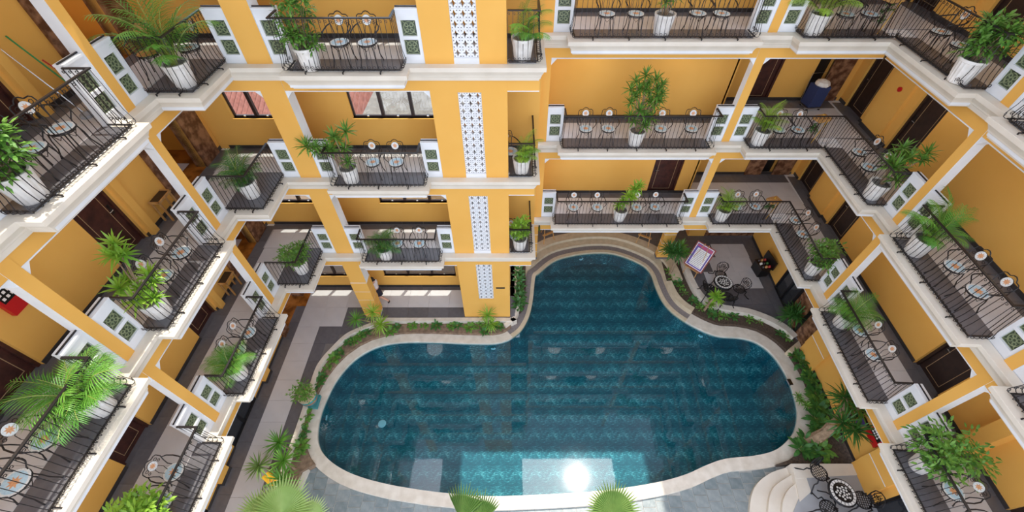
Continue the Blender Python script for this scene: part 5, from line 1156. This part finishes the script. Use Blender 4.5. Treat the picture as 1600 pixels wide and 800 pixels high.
# ------------------------------------------------------------------ cast iron garden sets
def iron_table(x, y, label):
    t = thing('garden_table', label, 'table', loc=(x, y, 0), group='cast iron garden sets')
    n = 20; top = MB()
    def rg(r, z): return [(r*cos(2*pi*k/n), r*sin(2*pi*k/n), z) for k in range(n)]
    q = [[k, (k+1) % n, n + (k+1) % n, n + k] for k in range(n)]
    top.add(rg(.40, .70) + rg(.36, .73), q, 'cast_iron'); top.add(rg(.40, .70) + rg(.40, .67), q, 'cast_iron'); top.add(rg(.27, .725) + rg(.24, .73), q, 'cast_iron'); top.add(rg(.36, .71) + rg(.27, .71), q, 'cast_iron'); top.add(rg(.24, .71), [list(range(n))], 'cast_iron')
    ob('table_top', top, t); ms = MB()
    for k in range(n):
        a, b = 2*pi*(k+.08)/n, 2*pi*(k+.92)/n; ms.add([(.28*cos(a), .28*sin(a), .728), (.355*cos(a), .355*sin(a), .728), (.355*cos(b), .355*sin(b), .728), (.28*cos(b), .28*sin(b), .728)], [[0, 1, 2, 3]], 'mosaic_white')
    for k in range(19):
        r = .2*sqrt((k+.4)/19); a = k*2.399; ms.add([(r*cos(a)+.034*cos(c), r*sin(a)+.034*sin(c), .728) for c in [2*pi*j/6 for j in range(6)]], [list(range(6))], 'mosaic_white')
    ob('mosaic', ms, t); ob('pedestal', MB().lathe([(.05, .1), (.035, .3), (.045, .5), (.08, .68)], 8, 'cast_iron'), t)
    for k in range(3):
        a = k*2.094+.4; ob('leg', MB().tube([(.04*cos(a), .04*sin(a), .2), (.2*cos(a), .2*sin(a), .2), (.3*cos(a), .3*sin(a), .06), (.36*cos(a), .36*sin(a), 0)], [.025, .022, .018, .022], 'cast_iron', 5), t)
def iron_chair_parts():
    P = []; m = MB(); m.tube([(.21*cos(a), .21*sin(a), .42) for a in [2*pi*k/14 for k in range(14)]], .016, 'cast_iron', 5, closed=True)
    for k in range(-3, 4):
        x = k*.055; h = sqrt(max(0, .2**2 - x*x)); m.tube([(x, -h, .42), (x, h, .42)], .009, 'cast_iron', 4); m.tube([(-h, x, .425), (h, x, .425)], .009, 'cast_iron', 4)
    P.append(('seat', m)); m = MB()
    m.tube([(-.13, .18, .42), (-.18, .22, .55), (-.2, .25, .7), (-.13, .28, .82), (0, .29, .87), (.13, .28, .82), (.2, .25, .7), (.18, .22, .55), (.13, .18, .42)], .015, 'cast_iron', 5)
    for k in range(-2, 3): m.tube([(k*.03, .19, .46), (k*.075, .24, .64), (k*.06, .275, .8)], .010, 'cast_iron', 4)
    for a, b in ((-.08, .62), (.08, .62), (0, .72)): m.tube([(a + .05*cos(q), .245, b + .05*sin(q)) for q in [2*pi*j/8 for j in range(8)]], .010, 'cast_iron', 4, closed=True)
    P.append(('backrest', m))
    for sx in (-1, 1):
        for sy in (-1, 1):
            m = MB(); m.tube([(sx*.13, sy*.13, .42), (sx*.2, sy*.2, .36), (sx*.2, sy*.2, .18), (sx*.3, sy*.32, .02), (sx*.34, sy*.36, .0)], [.022, .02, .016, .018, .022], 'cast_iron', 5); P.append(('leg', m))
    return [(nm, q.mesh(nm)) for nm, q in P]
IC_ = iron_chair_parts()
def iron_chair(x, y, rz, label):
    t = thing('garden_chair', label, 'chair', loc=(x, y, 0), rz=rz, group='cast iron garden chairs')
    t.scale = (1.15, 1.15, 1.1)
    for nm, me in IC_: ob(nm, me, t)
iron_table(8.98, 11.15, 'round cast iron garden table on the right terrace'); iron_chair(9.15, 11.75, -.3, 'iron garden chair behind the far terrace table'); iron_chair(9.68, 10.98, -1.2, 'iron garden chair right of the far terrace table'); iron_chair(8.42, 11.0, 1.7, 'iron garden chair left of the far terrace table'); iron_chair(9.05, 10.55, 3.1, 'iron garden chair on the near side of the far terrace table')
iron_table(9.93, 3.10, 'round cast iron garden table beside the curved white steps'); iron_chair(9.65, 3.72, .3, 'iron garden chair against the flower bed kerb'); iron_chair(10.6, 2.95, -1.7, 'iron garden chair nearest the right wall'); iron_chair(9.45, 2.72, 2.4, 'iron garden chair nearest the curved steps')

# ------------------------------------------------------------------ woman walking behind the arcade column
def skinned(name, verts, rad, edges, m, parent, root=0, sub=2):
    me = bpy.data.meshes.new(name); me.from_pydata(verts, edges, []); me.materials.append(MATS[m])
    o = bpy.data.objects.new(name, me); col.objects.link(o); o.parent = parent
    sk = o.modifiers.new('skin', 'SKIN'); sk.use_smooth_shade = True
    for i, r in enumerate(rad):
        q = r if isinstance(r, tuple) else (r, r); me.skin_vertices[0].data[i].radius = q
    me.skin_vertices[0].data[root].use_root = True
    if sub: sb = o.modifiers.new('subdivision', 'SUBSURF'); sb.levels = sub; sb.render_levels = sub
    return o
def person():
    t = thing('person', 'woman in white blouse and dark skirt walking behind the arcade column', 'person', loc=(-5.72, 10.66, 0), rz=pi / 2 - 0.1)
    V = [(0, 0, .90), (0, .01, 1.05), (0, .03, 1.22), (0, .05, 1.345), (0, .06, 1.42), (0, .085, 1.49), (0, .085, 1.57)]
    R = [(.125, .10), (.105, .085), (.125, .085), (.05, .05), (.045, .045), (.07, .08), (.062, .075)]
    Ed = [(i, i + 1) for i in range(6)]
    def chain(start, pts, rs):
        b = start
        for p, r in zip(pts, rs): V.append(p); R.append(r); Ed.append((b, len(V) - 1)); b = len(V) - 1
        return b
    chain(0, [(.085, .0, .82), (.085, .14, .48), (.085, .19, .30), (.085, .22, .10), (.085, .29, .045), (.085, .37, .03)], [.085, .058, .052, .034, .034, .026])
    chain(0, [(-.085, .0, .82), (-.085, -.02, .48), (-.085, -.17, .37), (-.085, -.34, .24), (-.085, -.37, .15), (-.085, -.335, .08)], [.085, .058, .052, .034, .034, .026])
    hands = []
    for sx, el, wr in ((1, (.205, .0, 1.06), (.17, .17, 1.0)), (-1, (-.215, -.04, 1.05), (-.2, .08, .88))):
        a = chain(2, [(sx*.13, .03, 1.29), (sx*.175, .03, 1.27), el, wr], [.05, .046, .036, .025]); hands.append((sx, Vector(wr), (Vector(wr) - Vector(el)).normalized()))
    body = skinned('body', V, R, Ed, 'skin', t)
    for sx, w, d in hands:
        hm = MB(); side = Vector((0, 0, 1)).cross(d).normalized(); nn = d.cross(side)
        hm.tube([w, w + d*.04, w + d*.085], [.024, .032, .026], 'skin', 7)
        for k in range(4):
            b = w + d*.075 + side*(.024 - .016*k); L_ = (.060, .070, .066, .05)[k]; hm.tube([b, b + d*L_*.55 - nn*.006, b + d*L_ - nn*.025], [.009, .008, .006], 'skin', 5)
        b = w + d*.03 + side*.028*sx; hm.tube([b, b + d*.03 + side*.022*sx, b + d*.055 + side*.02*sx - nn*.01], [.011, .009, .007], 'skin', 5)
        hm.smooth = True; ob('hand', hm, t)
    # face: nose, ears, eyes, mouth
    fm = MB(); fm.tube([(0, .155, 1.535), (0, .178, 1.505), (0, .16, 1.498)], [.008, .013, .008], 'skin', 5)
    for sx in (-1, 1):
        fm.tube([(sx*.072, .085, 1.535), (sx*.082, .075, 1.52), (sx*.072, .085, 1.49)], .009, 'skin', 5); fm.tube([(sx*.028 - .012, .157, 1.53), (sx*.028 + .012, .157, 1.53)], .006, 'hair', 4)
    fm.tube([(-.022, .158, 1.468), (.022, .158, 1.468)], .006, 'purple_red', 4); ob('face', fm, t)
    # hair: cap with a low bun
    hb = MB(); n = 14; rows = []
    for i in range(7):
        ph = pi/2 * (1 - i/6 * 1.35)
        rows.append([(.088*cos(ph)*cos(2*pi*k/n), .075 + .098*cos(ph)*sin(2*pi*k/n) - .012, 1.535 + .088*sin(ph) - (.05 if i > 4 and sin(2*pi*k/n) < .3 else 0) + (.035 if i > 3 and sin(2*pi*k/n) > .6 else 0)) for k in range(n)])
    hb.add([p for r in rows for p in r], [[i*n + k, i*n + (k+1) % n, (i+1)*n + (k+1) % n, (i+1)*n + k][::-1] for i in range(6) for k in range(n)], 'hair')
    hb.tube([(0, -.02, 1.50), (0, -.05, 1.49), (0, -.075, 1.475)], [.03, .042, .02], 'hair', 8); hb.smooth = True; ob('hair', hb, t)
    # blouse with short sleeves
    V2 = [(0, 0, .92), (0, .01, 1.05), (0, .03, 1.22), (0, .045, 1.325), (.15, .03, 1.285), (.19, .02, 1.18), (-.15, .03, 1.285), (-.195, .0, 1.18), ]
    skinned('blouse', V2, [(.135, .112), (.122, .102), (.142, .105), (.07, .065), (.062, .062), (.056, .056), (.062, .062), (.056, .056)], [(0, 1), (1, 2), (2, 3), (2, 4), (4, 5), (2, 6), (6, 7)], 'blouse', t)
    sm = MB(); n = 16; prof = [(.96, .125, .105, 0), (.85, .155, .125, 0), (.70, .155, .15, .01), (.52, .15, .19, .02)]
    rings = [[(rx*cos(2*pi*k/n), yo + ry*sin(2*pi*k/n), z) for k in range(n)] for z, rx, ry, yo in prof]
    sm.add([p for r in rings for p in r], [[i*n + k, i*n + (k+1) % n, (i+1)*n + (k+1) % n, (i+1)*n + k][::-1] for i in range(3) for k in range(n)], 'skirt'); sm.add(rings[-1], [list(range(n))[::-1]], 'skirt'); sm.smooth = True; ob('skirt', sm, t)
    for a in ([(.085, .20, .05), (.085, .27, .04), (.085, .36, .03), (.085, .41, .022)], [(-.085, -.385, .19), (-.085, -.375, .14), (-.085, -.345, .075), (-.085, -.31, .045)]):
        ob('shoe', MB().tube(a, [.036, .042, .038, .02], 'black', 8), t)
person()
